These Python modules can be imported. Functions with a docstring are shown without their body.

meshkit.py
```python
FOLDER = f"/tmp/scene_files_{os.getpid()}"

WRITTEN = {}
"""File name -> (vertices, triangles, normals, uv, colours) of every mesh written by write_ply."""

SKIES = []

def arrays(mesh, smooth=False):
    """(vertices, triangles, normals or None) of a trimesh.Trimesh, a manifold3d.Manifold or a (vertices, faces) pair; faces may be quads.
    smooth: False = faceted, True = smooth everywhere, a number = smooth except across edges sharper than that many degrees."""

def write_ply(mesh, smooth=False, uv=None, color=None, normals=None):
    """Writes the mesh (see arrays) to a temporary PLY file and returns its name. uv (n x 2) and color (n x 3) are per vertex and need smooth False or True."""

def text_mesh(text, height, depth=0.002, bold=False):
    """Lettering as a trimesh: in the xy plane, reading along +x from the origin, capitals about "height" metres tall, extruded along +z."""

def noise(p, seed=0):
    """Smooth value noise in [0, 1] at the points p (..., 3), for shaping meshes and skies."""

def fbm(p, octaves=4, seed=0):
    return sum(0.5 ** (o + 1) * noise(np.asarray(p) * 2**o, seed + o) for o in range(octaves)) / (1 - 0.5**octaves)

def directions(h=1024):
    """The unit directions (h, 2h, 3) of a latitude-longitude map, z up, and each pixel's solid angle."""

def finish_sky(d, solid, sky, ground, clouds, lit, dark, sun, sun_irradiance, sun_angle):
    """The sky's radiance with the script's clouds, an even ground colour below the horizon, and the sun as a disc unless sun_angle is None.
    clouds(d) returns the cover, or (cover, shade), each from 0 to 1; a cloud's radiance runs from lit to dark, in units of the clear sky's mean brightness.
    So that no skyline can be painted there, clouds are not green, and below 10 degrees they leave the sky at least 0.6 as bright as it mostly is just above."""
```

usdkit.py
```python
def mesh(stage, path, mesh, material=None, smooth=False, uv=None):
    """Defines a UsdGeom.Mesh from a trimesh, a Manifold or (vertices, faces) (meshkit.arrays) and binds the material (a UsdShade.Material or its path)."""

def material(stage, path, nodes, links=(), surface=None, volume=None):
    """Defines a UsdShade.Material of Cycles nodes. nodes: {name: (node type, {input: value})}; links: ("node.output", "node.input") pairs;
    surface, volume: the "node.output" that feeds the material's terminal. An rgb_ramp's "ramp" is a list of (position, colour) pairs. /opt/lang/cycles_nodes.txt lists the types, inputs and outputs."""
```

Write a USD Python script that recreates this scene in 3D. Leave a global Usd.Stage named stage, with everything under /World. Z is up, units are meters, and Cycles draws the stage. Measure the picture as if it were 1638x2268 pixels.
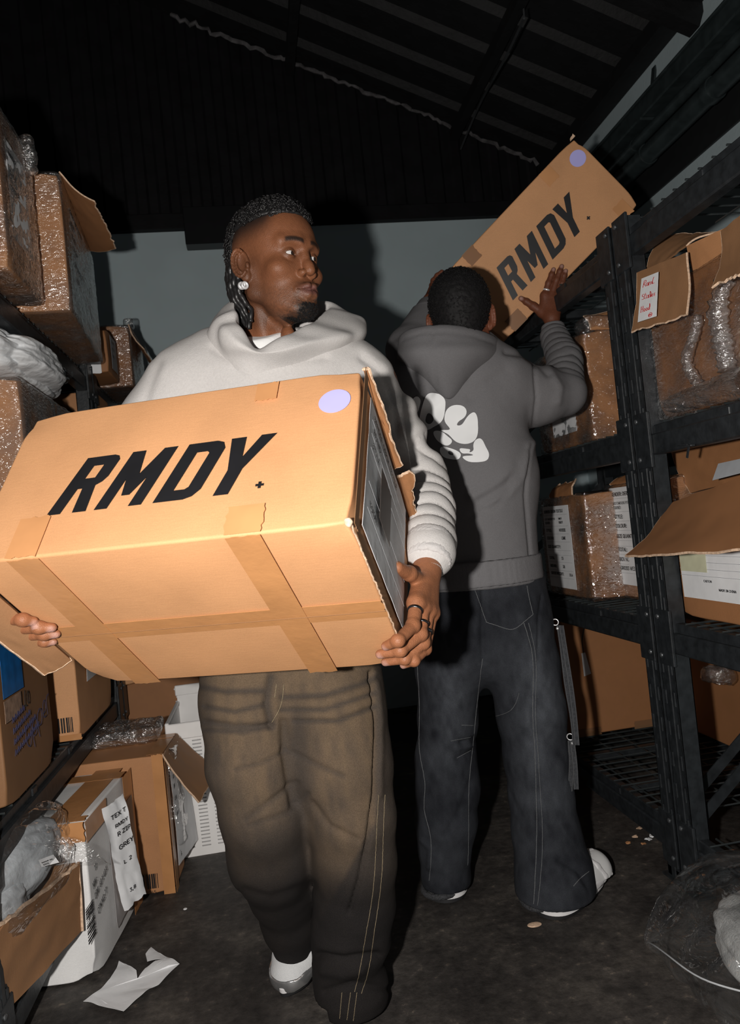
import math, random
import numpy as np, trimesh, manifold3d, usdkit, meshkit
import shapely.geometry as sg, shapely.affinity as sa
from shapely.ops import unary_union
from pxr import Usd, UsdGeom, UsdLux, UsdShade, Gf, Sdf, Vt

stage = Usd.Stage.CreateInMemory()
UsdGeom.Xform.Define(stage, '/World'); UsdGeom.Scope.Define(stage, '/World/Looks')
stage.SetDefaultPrim(stage.GetPrimAtPath('/World'))

# ------------------------------------------------------------------ camera
W, H, F = 1638, 2268, 1650.0
VP = np.array([572., 1190.]); ROLL = math.radians(5.9); CAM = np.array([0, 0, 1.07])
def _axes():
    y = np.array([(VP[0]-W/2)/F, (VP[1]-H/2)/F, 1.0]); y /= np.linalg.norm(y)
    h = np.array([math.cos(ROLL), -math.sin(ROLL), 0.0])
    up = np.cross(h, y); up /= np.linalg.norm(up)
    if up[1] > 0: up = -up
    return np.array([np.cross(y, up), y, up])
CR = _axes()
def at(px, py, x=None, y=None, z=None):
    d = CR @ np.array([(px-W/2)/F, (py-H/2)/F, 1.0])
    t = y/d[1] if y is not None else x/d[0] if x is not None else (z-CAM[2])/d[2]
    return CAM + t*d
def at_plane(px, py, p0, n):
    d = CR @ np.array([(px-W/2)/F, (py-H/2)/F, 1.0])
    return CAM + d*(np.dot(np.asarray(p0)-CAM, n)/np.dot(d, n))
def project(p):
    c = (np.asarray(p, float)-CAM) @ CR
    return np.stack([W/2+F*c[..., 0]/c[..., 2], H/2+F*c[..., 1]/c[..., 2]], -1)
cam = UsdGeom.Camera.Define(stage, '/World/camera')
cam.CreateHorizontalApertureAttr(36.0*W/H); cam.CreateFocalLengthAttr(F/H*36.0)
cam.CreateClippingRangeAttr(Gf.Vec2f(0.05, 100)); cam.CreateFStopAttr(8.0); cam.CreateFocusDistanceAttr(1.62)
cam.CreateExposureAttr(0.0)
R_, D_, F_ = CR[:, 0], CR[:, 1], CR[:, 2]
cam.AddTransformOp().Set(Gf.Matrix4d(*R_, 0, *(-D_), 0, *(-F_), 0, *CAM, 1))
# ------------------------------------------------------------------ light: the flash beside the lens, and a faint dome added to lift the shadows
FLASH = CAM - 0.20*R_ - 0.015*F_
fl = UsdLux.SphereLight.Define(stage, '/World/camera_flash')
fl.CreateRadiusAttr(0.022); fl.CreateIntensityAttr(7000.0); fl.CreateColorAttr(Gf.Vec3f(1.0, 0.955, 0.90))
fl.AddTranslateOp().Set(Gf.Vec3d(*FLASH))
dome = UsdLux.DomeLight.Define(stage, '/World/dim_fill')
dome.CreateIntensityAttr(0.006); dome.CreateColorAttr(Gf.Vec3f(0.75, 0.85, 1.0))

# ------------------------------------------------------------------ helpers
_names = {}
def numbered(parent, name):
    k = _names.get((parent, name), 0); _names[(parent, name)] = k+1
    return name if k == 0 else f'{name}_{k:03d}'
def meta(p, **kw):
    for k, v in kw.items():
        if v: p.SetCustomDataByKey({'cat': 'category'}.get(k, k), v)
    return p
def thing(name, label, cat, loc=(0, 0, 0), group=None):
    x = UsdGeom.Xform.Define(stage, '/World/'+numbered('/World', name)); x.AddTranslateOp().Set(Gf.Vec3d(*map(float, loc)))
    _locs[str(x.GetPath())] = np.array(loc, float)
    return meta(x.GetPrim(), label=label, cat=cat, group=group)
_locs = {}
def offset_of(path):
    for k, v in _locs.items():
        if path == k or path.startswith(k+'/'): return v
    return np.zeros(3)
def obj(name, mesh, mat, parent=None, smooth=False, tint=None, **kw):
    """one Mesh prim (vertices in world space) under parent or /World"""
    pp = '/World' if parent is None else str(parent.GetPath())
    path = pp+'/'+numbered(pp, name)
    if hasattr(mesh, 'to_mesh'):
        mm = mesh.to_mesh(); mesh = trimesh.Trimesh(mm.vert_properties[:, :3], mm.tri_verts, process=False)
    if isinstance(mesh, tuple):
        v, f = mesh; f = np.asarray(f)
        if f.ndim == 2 and f.shape[1] == 4: f = np.vstack([f[:, [0, 1, 2]], f[:, [0, 2, 3]]])
        mesh = trimesh.Trimesh(np.asarray(v, float), f, process=False)
    off = offset_of(pp)
    if np.any(off): mesh = mesh.copy(); mesh.apply_translation(-off)
    m = usdkit.mesh(stage, path, mesh, mat, smooth=True if tint is not None else smooth)
    if tint is not None:
        UsdGeom.PrimvarsAPI(m).CreatePrimvar('tint', Sdf.ValueTypeNames.Color3fArray, 'vertex').Set(Vt.Vec3fArray.FromNumpy(np.asarray(tint, np.float32)))
    return meta(m.GetPrim(), **kw)
def struct(name, mesh, mat, parent=None, **kw): return obj(name, mesh, mat, parent, kind='structure' if parent is None else None, **kw)
def cat(*ms):
    ms = [m for q in ms for m in (q if isinstance(q, (list, tuple)) else [q])]
    return trimesh.util.concatenate(ms)
def frame(M, c):
    T = np.eye(4); T[:3, :3] = M; T[:3, 3] = c; return T
def box(lo, hi, ch=0.0):
    lo, hi = np.minimum(lo, hi).astype(float), np.maximum(lo, hi).astype(float)
    if ch <= 0:
        b = trimesh.creation.box(hi-lo); b.apply_translation((lo+hi)/2); return b
    pts = []
    for i in range(3):
        e = np.full(3, ch); e[i] = 0
        for s in np.ndindex(2, 2, 2): pts.append(np.where(s, hi-e, lo+e))
    return trimesh.convex.convex_hull(np.array(pts))
def bar(a, b, w, h, up=(0, 0, 1), ch=0.0):
    a, b = np.asarray(a, float), np.asarray(b, float); d = b-a; L = np.linalg.norm(d); d /= L
    s = np.cross(d, up); s /= np.linalg.norm(s); u = np.cross(s, d)
    m = box((-w/2, 0, -h/2), (w/2, L, h/2), ch); m.apply_transform(frame(np.stack([s, d, u], 1), a)); return m
def tube(pts, r, n=8, closed=False, cap=True):
    P = np.asarray(pts, float); N = len(P)
    r = np.broadcast_to(np.asarray(r, float), (N,))
    t = np.roll(P, -1, 0)-np.roll(P, 1, 0) if closed else np.gradient(P, axis=0)
    t /= np.linalg.norm(t, axis=1, keepdims=True)+1e-12
    u = np.cross(t[0], (0, 0, 1.0)); u = np.cross(t[0], (0, 1.0, 0)) if np.linalg.norm(u) < .1 else u
    us = []
    for k in range(N):
        u = u-t[k]*np.dot(u, t[k]); u /= np.linalg.norm(u)+1e-12; us.append(u)
    us = np.array(us); w = np.cross(t, us); a = np.linspace(0, 2*np.pi, n, endpoint=False)
    V = (P[:, None]+r[:, None, None]*(np.cos(a)[None, :, None]*us[:, None]+np.sin(a)[None, :, None]*w[:, None])).reshape(-1, 3)
    f = []
    for k in range(N if closed else N-1):
        k2 = (k+1) % N
        i = np.arange(n); j = (i+1) % n
        f.append(np.stack([k*n+i, k*n+j, k2*n+j], 1)); f.append(np.stack([k*n+i, k2*n+j, k2*n+i], 1))
    if cap and not closed:
        V = np.vstack([V, P[0], P[-1]]); c0, c1 = N*n, N*n+1; i = np.arange(n); j = (i+1) % n
        f.append(np.stack([j, i, np.full(n, c0)], 1)); f.append(np.stack([(N-1)*n+i, (N-1)*n+j, np.full(n, c1)], 1))
    return trimesh.Trimesh(V, np.vstack(f), process=False)
def spline(pts, n, closed=False):
    from scipy.interpolate import CubicSpline
    P = np.asarray(pts, float)
    if closed: P = np.vstack([P, P[:1]])
    t = np.concatenate([[0], np.cumsum(np.linalg.norm(np.diff(P, axis=0), axis=1)+1e-9)])
    cs = CubicSpline(t, P, bc_type='periodic' if closed else 'natural')
    return cs(np.linspace(0, t[-1], n, endpoint=not closed))
def rbox(dims, r=0.006, n=14, amp=0.0, freq=9.0, seed=0, crush=0.0):
    """a carton: box with rounded edges, dented a little; centred on the origin"""
    dims = np.asarray(dims, float); V, Fc, base = [], [], 0
    for ax in range(3):
        for s in (-1, 1):
            u, w = [(1, 2), (2, 0), (0, 1)][ax]
            gu = np.unique(np.concatenate([np.linspace(-1, 1, n), [-1+1e-9]])); k = len(gu)
            # rows of vertices crowd the edge, so that the rounding is smooth
            def rows(d):
                e = r/d*2
                return np.concatenate([-1+e*np.array([0, .3, .65, 1.0]), np.linspace(-1+e, 1-e, n)[1:-1], 1-e*np.array([1.0, .65, .3, 0])])
            gu, gw = rows(dims[u]), rows(dims[w])
            A, B = np.meshgrid(gu, gw, indexing='ij'); P = np.zeros(A.shape+(3,)); P[..., ax] = s; P[..., u] = A; P[..., w] = B
            V.append(P.reshape(-1, 3)*dims/2)
            nu, nw = A.shape; i, j = np.meshgrid(np.arange(nu-1), np.arange(nw-1), indexing='ij'); q = (i*nw+j).ravel()+base
            quad = np.stack([q, q+nw, q+nw+1, q+1], 1)
            if s < 0: quad = quad[:, ::-1]
            Fc.append(quad); base += nu*nw
    V, Fc = np.vstack(V), np.vstack(Fc)
    inner = np.clip(V, -dims/2+r, dims/2-r); d = V-inner; l = np.linalg.norm(d, axis=1, keepdims=True)
    nrm = d/np.maximum(l, 1e-9); V = inner+nrm*r
    if amp:
        q = (meshkit.fbm(V*freq+seed*7.3, 3, seed)-.5)*2*amp
        corner = np.exp(-(np.linalg.norm(np.abs(V)-dims/2, axis=1)/0.035)**2)
        V = V+nrm*q[:, None]-np.sign(V)*(corner*crush*(.4+1.2*meshkit.noise(V*31+seed, seed)))[:, None]
    f = np.vstack([Fc[:, [0, 1, 2]], Fc[:, [0, 2, 3]]])
    m = trimesh.Trimesh(V, f, process=False); m.merge_vertices(digits_vertex=6); return m
def sheet(P00, P10, P11, P01, th=0.004, nu=12, nv=12, bulge=0.0, ragged=0.0, seed=0, amp=0.0, freq=20):
    """a card flap or sheet of paper between four corners, with thickness, a bow and ragged far edge"""
    P00, P10, P11, P01 = [np.asarray(p, float) for p in (P00, P10, P11, P01)]
    u, v = np.meshgrid(np.linspace(0, 1, nu+1), np.linspace(0, 1, nv+1), indexing='ij')
    if ragged:
        k = ragged*(meshkit.noise(np.stack([u*9, u*0+seed*3.1, u*0], -1), seed)-.5+.6*(meshkit.noise(np.stack([u*31, u*0+seed*1.7, u*0], -1), seed+5)-.5))
        v = v*(1+k)
    u_, v_ = u[..., None], v[..., None]
    P = P00*(1-u_)*(1-v_)+P10*u_*(1-v_)+P11*u_*v_+P01*(1-u_)*v_
    n = np.cross(P10-P00, P01-P00); n /= np.linalg.norm(n)
    o = bulge*np.sin(np.pi*np.clip(v, 0, 1))
    if amp: o = o+amp*2*(meshkit.fbm(np.stack([u*freq*.3, v*freq*.3, u*0+seed], -1), 3, seed)-.5)
    P = P+n*o[..., None]
    A, B = P.reshape(-1, 3)+n*th/2, P.reshape(-1, 3)-n*th/2
    k = nv+1; i, j = np.meshgrid(np.arange(nu), np.arange(nv), indexing='ij'); q = (i*k+j).ravel(); N = len(A)
    f = [np.stack([q, q+k, q+k+1], 1), np.stack([q, q+k+1, q+1], 1)]
    f += [x[:, ::-1]+N for x in f[:2]]
    rim = np.concatenate([np.arange(nu)*k, nu*k+np.arange(nv), (np.arange(nu, 0, -1))*k+nv, np.arange(nv, 0, -1)])
    r2 = np.roll(rim, -1); f += [np.stack([r2, rim, rim+N], 1), np.stack([r2, rim+N, r2+N], 1)]
    return trimesh.Trimesh(np.vstack([A, B]), np.vstack(f), process=False)
def extrude(poly, th):
    ps = [g for g in getattr(poly, 'geoms', [poly]) if g.area > 1e-9]
    return trimesh.util.concatenate([trimesh.creation.extrude_polygon(g, th, engine='earcut') for g in ps])
def on_plane(m, o, u, v):
    """mesh in the xy plane -> plane with origin o, axes u, v"""
    u = np.asarray(u, float)/np.linalg.norm(u); v = np.asarray(v, float)/np.linalg.norm(v)
    m = m.copy(); m.apply_transform(frame(np.stack([u, v, np.cross(u, v)], 1), o)); return m

# ------------------------------------------------------------------ materials
MATS = {}
def mat(name, nodes, links, surface='p.BSDF'):
    MATS[name] = usdkit.material(stage, '/World/Looks/'+name, nodes, links, surface); return MATS[name]
def plain(name, col, rough=0.6, metal=0.0, var=0.12, scale=20.0, bump=0.0, bscale=120.0, spec=0.5, **kw):
    c = np.array(col, float)
    nodes = {'g': ('geometry', {}), 'n': ('noise_texture', {'scale': scale, 'detail': 4.0}),
             'r': ('rgb_ramp', {'ramp': [(0.3, c*(1-var)), (0.7, np.minimum(c*(1+var), 1))]}),
             'p': ('principled_bsdf', {'roughness': rough, 'metallic': metal, 'specular_ior_level': spec, **kw})}
    links = [('g.position', 'n.vector'), ('n.fac', 'r.fac'), ('r.color', 'p.base_color')]
    if bump:
        nodes['bn'] = ('noise_texture', {'scale': bscale, 'detail': 3.0}); nodes['b'] = ('bump', {'strength': 1.0, 'distance': bump})
        links += [('g.position', 'bn.vector'), ('bn.fac', 'b.height'), ('b.normal', 'p.normal')]
    return mat(name, nodes, links)
def tinted(name, rough=0.8, bump=0.0, bscale=300.0, grain=0.10, gscale=260.0, spec=0.3, **kw):
    """base colour from the mesh's own dye (primvar tint) times a fine grain"""
    nodes = {'g': ('geometry', {}), 'a': ('attribute', {'attribute': 'tint'}), 'n': ('noise_texture', {'scale': gscale, 'detail': 3.0}),
             'r': ('rgb_ramp', {'ramp': [(0.3, (1-grain,)*3), (0.7, (1+grain,)*3)]}),
             'm': ('mix_color', {'blend_type': 'multiply', 'fac': 1.0}), 'p': ('principled_bsdf', {'roughness': rough, 'specular_ior_level': spec, **kw})}
    links = [('g.position', 'n.vector'), ('n.fac', 'r.fac'), ('a.color', 'm.a'), ('r.color', 'm.b'), ('m.result', 'p.base_color')]
    if bump:
        nodes['bn'] = ('noise_texture', {'scale': bscale, 'detail': 2.0}); nodes['b'] = ('bump', {'strength': 1.0, 'distance': bump})
        links += [('g.position', 'bn.vector'), ('bn.fac', 'b.height'), ('b.normal', 'p.normal')]
    return mat(name, nodes, links)
def cardboard(name, col, streak=(1, 1, 8), rough=0.62, spec=0.35):
    c = np.array(col, float)
    nodes = {'g': ('geometry', {}), 'n': ('noise_texture', {'scale': 7.0, 'detail': 5.0}), 'm': ('mapping', {'scale': streak}),
             'n2': ('noise_texture', {'scale': 55.0, 'detail': 3.0}), 'nf': ('noise_texture', {'scale': 700.0, 'detail': 2.0}),
             'r': ('rgb_ramp', {'ramp': [(0.25, c*0.88), (0.5, c), (0.75, np.minimum(c*1.08, 1))]}),
             'r2': ('rgb_ramp', {'ramp': [(0.3, (.982,)*3), (0.7, (1.018,)*3)]}), 'r3': ('rgb_ramp', {'ramp': [(0.3, (.93,)*3), (0.7, (1.07,)*3)]}),
             'x': ('mix_color', {'blend_type': 'multiply', 'fac': 1.0}), 'x2': ('mix_color', {'blend_type': 'multiply', 'fac': 1.0}),
             'b': ('bump', {'strength': 0.3, 'distance': 0.0006}), 'p': ('principled_bsdf', {'roughness': rough, 'specular_ior_level': spec})}
    links = [('g.position', 'n.vector'), ('g.position', 'm.vector'), ('m.vector', 'n2.vector'), ('g.position', 'nf.vector'), ('n.fac', 'r.fac'), ('n2.fac', 'r2.fac'), ('nf.fac', 'r3.fac'),
             ('r.color', 'x.a'), ('r2.color', 'x.b'), ('x.result', 'x2.a'), ('r3.color', 'x2.b'), ('x2.result', 'p.base_color'), ('n2.fac', 'b.height'), ('b.normal', 'p.normal')]
    return mat(name, nodes, links)
def film(name, body=0.05, rough=0.17, scale=30.0, dist=0.0105, tint=(1.0, 1.0, 1.0), gloss=0.13):
    """cling film: clear, with a crinkled gloss that flashes back"""
    nodes = {'g': ('geometry', {}), 'n': ('noise_texture', {'scale': scale, 'detail': 2.5, 'roughness': 0.5, 'distortion': 1.5}), 'n2': ('noise_texture', {'scale': 9.0, 'detail': 4.0}),
             'm': ('mapping', {'scale': (1, 1, 2.5)}), 'b': ('bump', {'strength': 1.0, 'distance': dist}), 't': ('transparent_bsdf', {'color': (0.97, 0.97, 0.97)}),
             'gl': ('glossy_bsdf', {'color': tint, 'roughness': rough}), 'd': ('diffuse_bsdf', {'color': (0.62, 0.62, 0.62)}),
             'rg': ('rgb_ramp', {'ramp': [(0.38, (gloss*.45,)*3), (0.68, (gloss*2.0,)*3)]}), 'rb': ('rgb_ramp', {'ramp': [(0.40, (body*.3,)*3), (0.72, (body*1.9,)*3)]}),
             'lw': ('layer_weight', {'blend': 0.5}), 'pw': ('math', {'math_type': 'power', 'value2': 2.6}), 'ml': ('math', {'math_type': 'multiply_add', 'value2': 0.9}),
             's1': ('mix_closure', {}), 's2': ('mix_closure', {})}
    links = [('g.position', 'm.vector'), ('m.vector', 'n.vector'), ('g.position', 'n2.vector'), ('n.fac', 'b.height'), ('b.normal', 'gl.normal'), ('n2.fac', 'rg.fac'), ('n2.fac', 'rb.fac'),
             ('lw.facing', 'pw.value1'), ('pw.value', 'ml.value1'), ('rg.color', 'ml.value3'), ('ml.value', 's1.fac'), ('rb.color', 's2.fac'),
             ('t.BSDF', 's1.closure1'), ('gl.BSDF', 's1.closure2'), ('s1.closure', 's2.closure1'), ('d.BSDF', 's2.closure2')]
    return mat(name, nodes, links, 's2.closure')
CARD = cardboard('cardboard_new', (0.585, 0.300, 0.142))
CARD2 = cardboard('cardboard_tan', (0.46, 0.222, 0.100), (1, 1, 6))
CARD3 = cardboard('cardboard_brown', (0.34, 0.155, 0.066), (1, 9, 1))
CARD4 = cardboard('cardboard_inside', (0.30, 0.155, 0.075), (1, 10, 1))
CARDW = cardboard('cardboard_white', (0.86, 0.86, 0.86))
EDGE = plain('torn_card_edge', (0.66, 0.46, 0.32), 0.9, var=.25, scale=160, bump=.001, bscale=400)
TAPE = plain('brown_packing_tape', (0.50, 0.238, 0.095), 0.28, var=.10, scale=12, bump=.0006, bscale=60, spec=.45)
TAPEF = plain('faint_tape_patch', (0.555, 0.268, 0.114), 0.36, var=.08, scale=14, spec=.4)
TAPEC = mat('clear_packing_tape', {'t': ('transparent_bsdf', {'color': (0.80, 0.68, 0.55)}), 'gl': ('glossy_bsdf', {'color': (1, 1, 1), 'roughness': 0.22}), 'd': ('diffuse_bsdf', {'color': (0.50, 0.30, 0.17)}),
     's': ('mix_closure', {'fac': 0.35}), 's2': ('mix_closure', {'fac': 0.05})}, [('t.BSDF', 's.closure1'), ('d.BSDF', 's.closure2'), ('s.closure', 's2.closure1'), ('gl.BSDF', 's2.closure2')], 's2.closure')
INK = plain('black_print', (0.013, 0.013, 0.015), 0.38, var=.1)
BLUEINK = plain('blue_marker', (0.03, 0.04, 0.22), 0.5)
REDINK = plain('red_pen', (0.55, 0.03, 0.03), 0.5)
STICK = plain('lilac_sticker', (0.46, 0.44, 0.86), 0.5, var=.03)
PAPER = plain('white_paper', (0.80, 0.81, 0.83), 0.6, var=.05, scale=14, bump=.0012, bscale=22)
RULE = plain('pale_rule', (0.40, 0.41, 0.43), 0.6)
YPAPER = plain('yellowed_tape_on_label', (0.62, 0.62, 0.44), 0.5, var=.05)
BLUE = plain('blue_label', (0.008, 0.12, 0.36), 0.35, var=.25, scale=30)
FILM = film('cling_film'); FILM2 = film('cling_film_heavy', body=0.03, scale=38, dist=.012, gloss=.22)
STEEL = plain('black_rack_paint', (0.019, 0.022, 0.025), 0.42, var=.35, scale=40, bump=.0006, bscale=90)
RIVET = plain('worn_rivet', (0.16, 0.17, 0.18), 0.35, 0.7)
WIRE = plain('wire_deck_paint', (0.030, 0.036, 0.038), 0.4, var=.3)
PIPE = plain('dark_pipe_paint', (0.030, 0.040, 0.042), 0.38, var=.3)
FILM3 = film('cling_film_loose', body=0.018, rough=.13, scale=30, dist=.0125, gloss=.27)
CLEARBAG = film('clear_poly_bag', body=0.022, rough=0.10, scale=9, dist=.014, gloss=.10)
WHITEBAG = plain('white_poly_mailer', (0.80, 0.82, 0.84), 0.30, var=.06, scale=9, bump=.007, bscale=18)
PLASTIC = plain('white_plastic', (0.90, 0.885, 0.875), 0.45, var=.03)
KNIT = plain('pale_grey_folded_knit', (0.58, 0.62, 0.66), 0.9, var=.08, scale=30, bump=.002, bscale=60)

# ------------------------------------------------------------------ the room
GREY = plain('grey_wall_paint', (0.50, 0.60, 0.635), 0.75, var=.05, scale=3, bump=.0008, bscale=70)
DARKW = plain('black_wall_sheeting', (0.0065, 0.0062, 0.0075), 0.65, var=.4, scale=9, bump=.0012, bscale=60, spec=.25)
DARKR = plain('black_roof_sheeting', (0.0050, 0.0052, 0.0062), 0.7, var=.5, scale=11, bump=.003, bscale=40)
def floor_material():
    nodes = {'g': ('geometry', {}), 'n': ('noise_texture', {'scale': 4.5, 'detail': 8.0, 'roughness': .62}), 'n2': ('noise_texture', {'scale': 34.0, 'detail': 6.0, 'roughness': .7}),
             'n3': ('noise_texture', {'scale': 1.6, 'detail': 5.0}),
             'r': ('rgb_ramp', {'ramp': [(0.30, (.024, .021, .020)), (0.52, (.052, .046, .042)), (0.66, (.085, .075, .066)), (0.78, (.17, .155, .135))]}),
             'r2': ('rgb_ramp', {'ramp': [(0.35, (.55,)*3), (0.6, (1.15,)*3), (0.70, (2.7, 2.5, 2.2))]}), 'r3': ('rgb_ramp', {'ramp': [(0.35, (.75,)*3), (0.65, (1.35,)*3)]}),
             'x': ('mix_color', {'blend_type': 'multiply', 'fac': 1.0}), 'x2': ('mix_color', {'blend_type': 'multiply', 'fac': 1.0}),
             'b': ('bump', {'strength': 1.0, 'distance': .003}), 'p': ('principled_bsdf', {'roughness': .62, 'specular_ior_level': .35})}
    links = [('g.position', 'n.vector'), ('g.position', 'n2.vector'), ('g.position', 'n3.vector'), ('n.fac', 'r.fac'), ('n2.fac', 'r2.fac'), ('n3.fac', 'r3.fac'), ('r.color', 'x.a'), ('r2.color', 'x.b'),
             ('x.result', 'x2.a'), ('r3.color', 'x2.b'), ('x2.result', 'p.base_color'), ('n2.fac', 'b.height'), ('b.normal', 'p.normal')]
    return mat('stained_concrete', nodes, links)
YB, XR, XL, ZW = 4.3, 2.02, -1.32, 2.86          # back wall, right wall, left wall, top of the grey
EAVE, SLOPE = 3.14, (4.11-3.154)/(1.969+0.218)
roof_z = lambda x: EAVE+(XR-x)*SLOPE
struct('floor', box((XL-.1, -1.2, -.1), (XR+1.2, YB+.1, 0)), floor_material())
wb = struct('wall_back', box((XL, YB, 0), (XR+.0, YB+.12, ZW)), GREY)
def corrugated(P, U, V, pitch, depth, flat=.38):
    """sheet from P along U (ribs repeat) and V (ribs run)"""
    P, U, V = [np.asarray(a, float) for a in (P, U, V)]; L = np.linalg.norm(U); n = np.cross(U, V); n /= np.linalg.norm(n)
    xs, hs = [], []
    k = 0
    while k*pitch < L:
        for a, h in ((0, 0), (flat, 0), (.5, 1), (.5+flat, 1)):
            if (k+a)*pitch < L: xs.append((k+a)*pitch); hs.append(h*depth)
        k += 1
    xs, hs = np.array(xs+[L]), np.array(hs+[0])
    A = P+U/L*xs[:, None]+n*hs[:, None]; B = A+V; N = len(A); i = np.arange(N-1)
    f = np.vstack([np.stack([i, i+1, i+1+N], 1), np.stack([i, i+1+N, i+N], 1)])
    m = trimesh.Trimesh(np.vstack([A, B]), f, process=False)
    m2 = m.copy(); m2.apply_translation(n*-.004); m2.invert(); return cat(m, m2)
gable = corrugated((XL, YB+.02, ZW), (XR-XL, 0, 0), (0, 0, 2.2), .12, .009)
tm = gable.copy(); tm.vertices[:, 2] = np.minimum(tm.vertices[:, 2], roof_z(tm.vertices[:, 0])+.02)
struct('cladding', tm, DARKW, wb)
struct('ledge', box((XL, YB-.05, ZW-.012), (XR, YB+.02, ZW+.075), .004), DARKW, wb)
struct('beam_bracket', box(at(411, 541, y=YB-.10), at(560, 488, y=YB)+np.array([0.05, 0, .05]), .004), plain('dark_bracket_paint', (.010, .010, .0115), .35), wb)
struct('wall_right', box((XR, -1.2, 0), (XR+.1, YB, EAVE)), GREY)
struct('wall_left', box((XL-.1, -1.2, 0), (XL, YB, 4.9)), DARKW)
roof = struct('ceiling', corrugated((XR+.05, YB+.02, EAVE-.02), (0, -5.4, 0), (XL-XR-.05, 0, (XR-XL+.05)*SLOPE), .26, .030), DARKR)
for yy in (0.2, 1.5, 2.8):
    struct('rafter', bar((XR, yy, EAVE-.10), (XL, yy, roof_z(XL)-.10), .07, .14), DARKR, roof)
for xx in (1.40, .45, -.5):
    struct('purlin', bar((xx, -1.2, roof_z(xx)-.05), (xx, YB, roof_z(xx)-.05), .05, .06), DARKR, roof)
jag = [at(380, 36, y=YB-.02), at(520, 90, y=YB-.02), at(780, 190, y=YB-.02), at(1010, 285, y=YB-.02), at(1190, 362, y=YB-.02)]
rng = np.random.default_rng(4)
sp = spline(jag, 90)+rng.normal(0, .006, (90, 3))
struct('roof_flashing', tube(sp, .008+.006*rng.random(90), 6), plain('dusty_sealant', (.11, .105, .11), .9, var=.5, scale=25), roof)
def pipe_thing(name, label, x, z, r, y0=.2, y1=YB-.02, collars=()):
    t = thing(name, label, 'pipe', (x, y1, z))
    obj('pipe', tube([(x, y0, z), (x, (y0+y1)/2, z), (x, y1, z)], r, 20), PIPE, t, smooth=40)
    for c in collars: obj('collar', tube([(x, c-.02, z), (x, c+.02, z)], r*1.14, 20), PIPE, t, smooth=40)
pipe_thing('wall_pipe', 'dark green-black round pipe running lowest along the grey right wall', 1.90, 2.61, .042, collars=(1.9, 2.6, 3.1))
pipe_thing('wall_pipe', 'thinner dark pipe on the right wall just above the lowest pipe', 1.90, 2.70, .024, collars=(2.3, 3.2))
t = thing('cable_tray', 'black square cable trunking along the right wall under the roof', 'trunking', (1.9, 4.2, 2.85))
obj('channel', box((1.86, -.2, 2.755), (1.96, YB-.02, 2.825), .006), PIPE, t); obj('lid', box((1.85, -.2, 2.825), (1.97, YB-.02, 2.837), .003), PIPE, t)
for yy in (2.35, 3.05): obj('bracket', bar((1.85, yy, 2.745), (2.02, yy, 2.745), .03, .012), PIPE, t); obj('bracket', cat(bar((1.97, yy+.1, 2.83), (2.0, yy+.1, 2.95), .03, .010), bar((2.0, yy+.1, 2.95), (2.02, yy+.1, 3.05), .03, .010)), PIPE, t)
struct('shadow_band_1', box((XR-.012, -1.2, 2.50), (XR+.002, YB, 2.83), .002), plain('painted_shadow_band', (.012, .013, .014), .6))  # dark strip painted for the shadow of pipes and trunking on the wall
struct('eave_plate', box((XR-.10, -1.2, EAVE-.06), (XR+.02, YB, EAVE+.02), .004), DARKR, roof)
t = thing('roof_cable', 'thin black cable with small droppers running under the dark roof', 'cable', (1.4, 3, 3.2))
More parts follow.
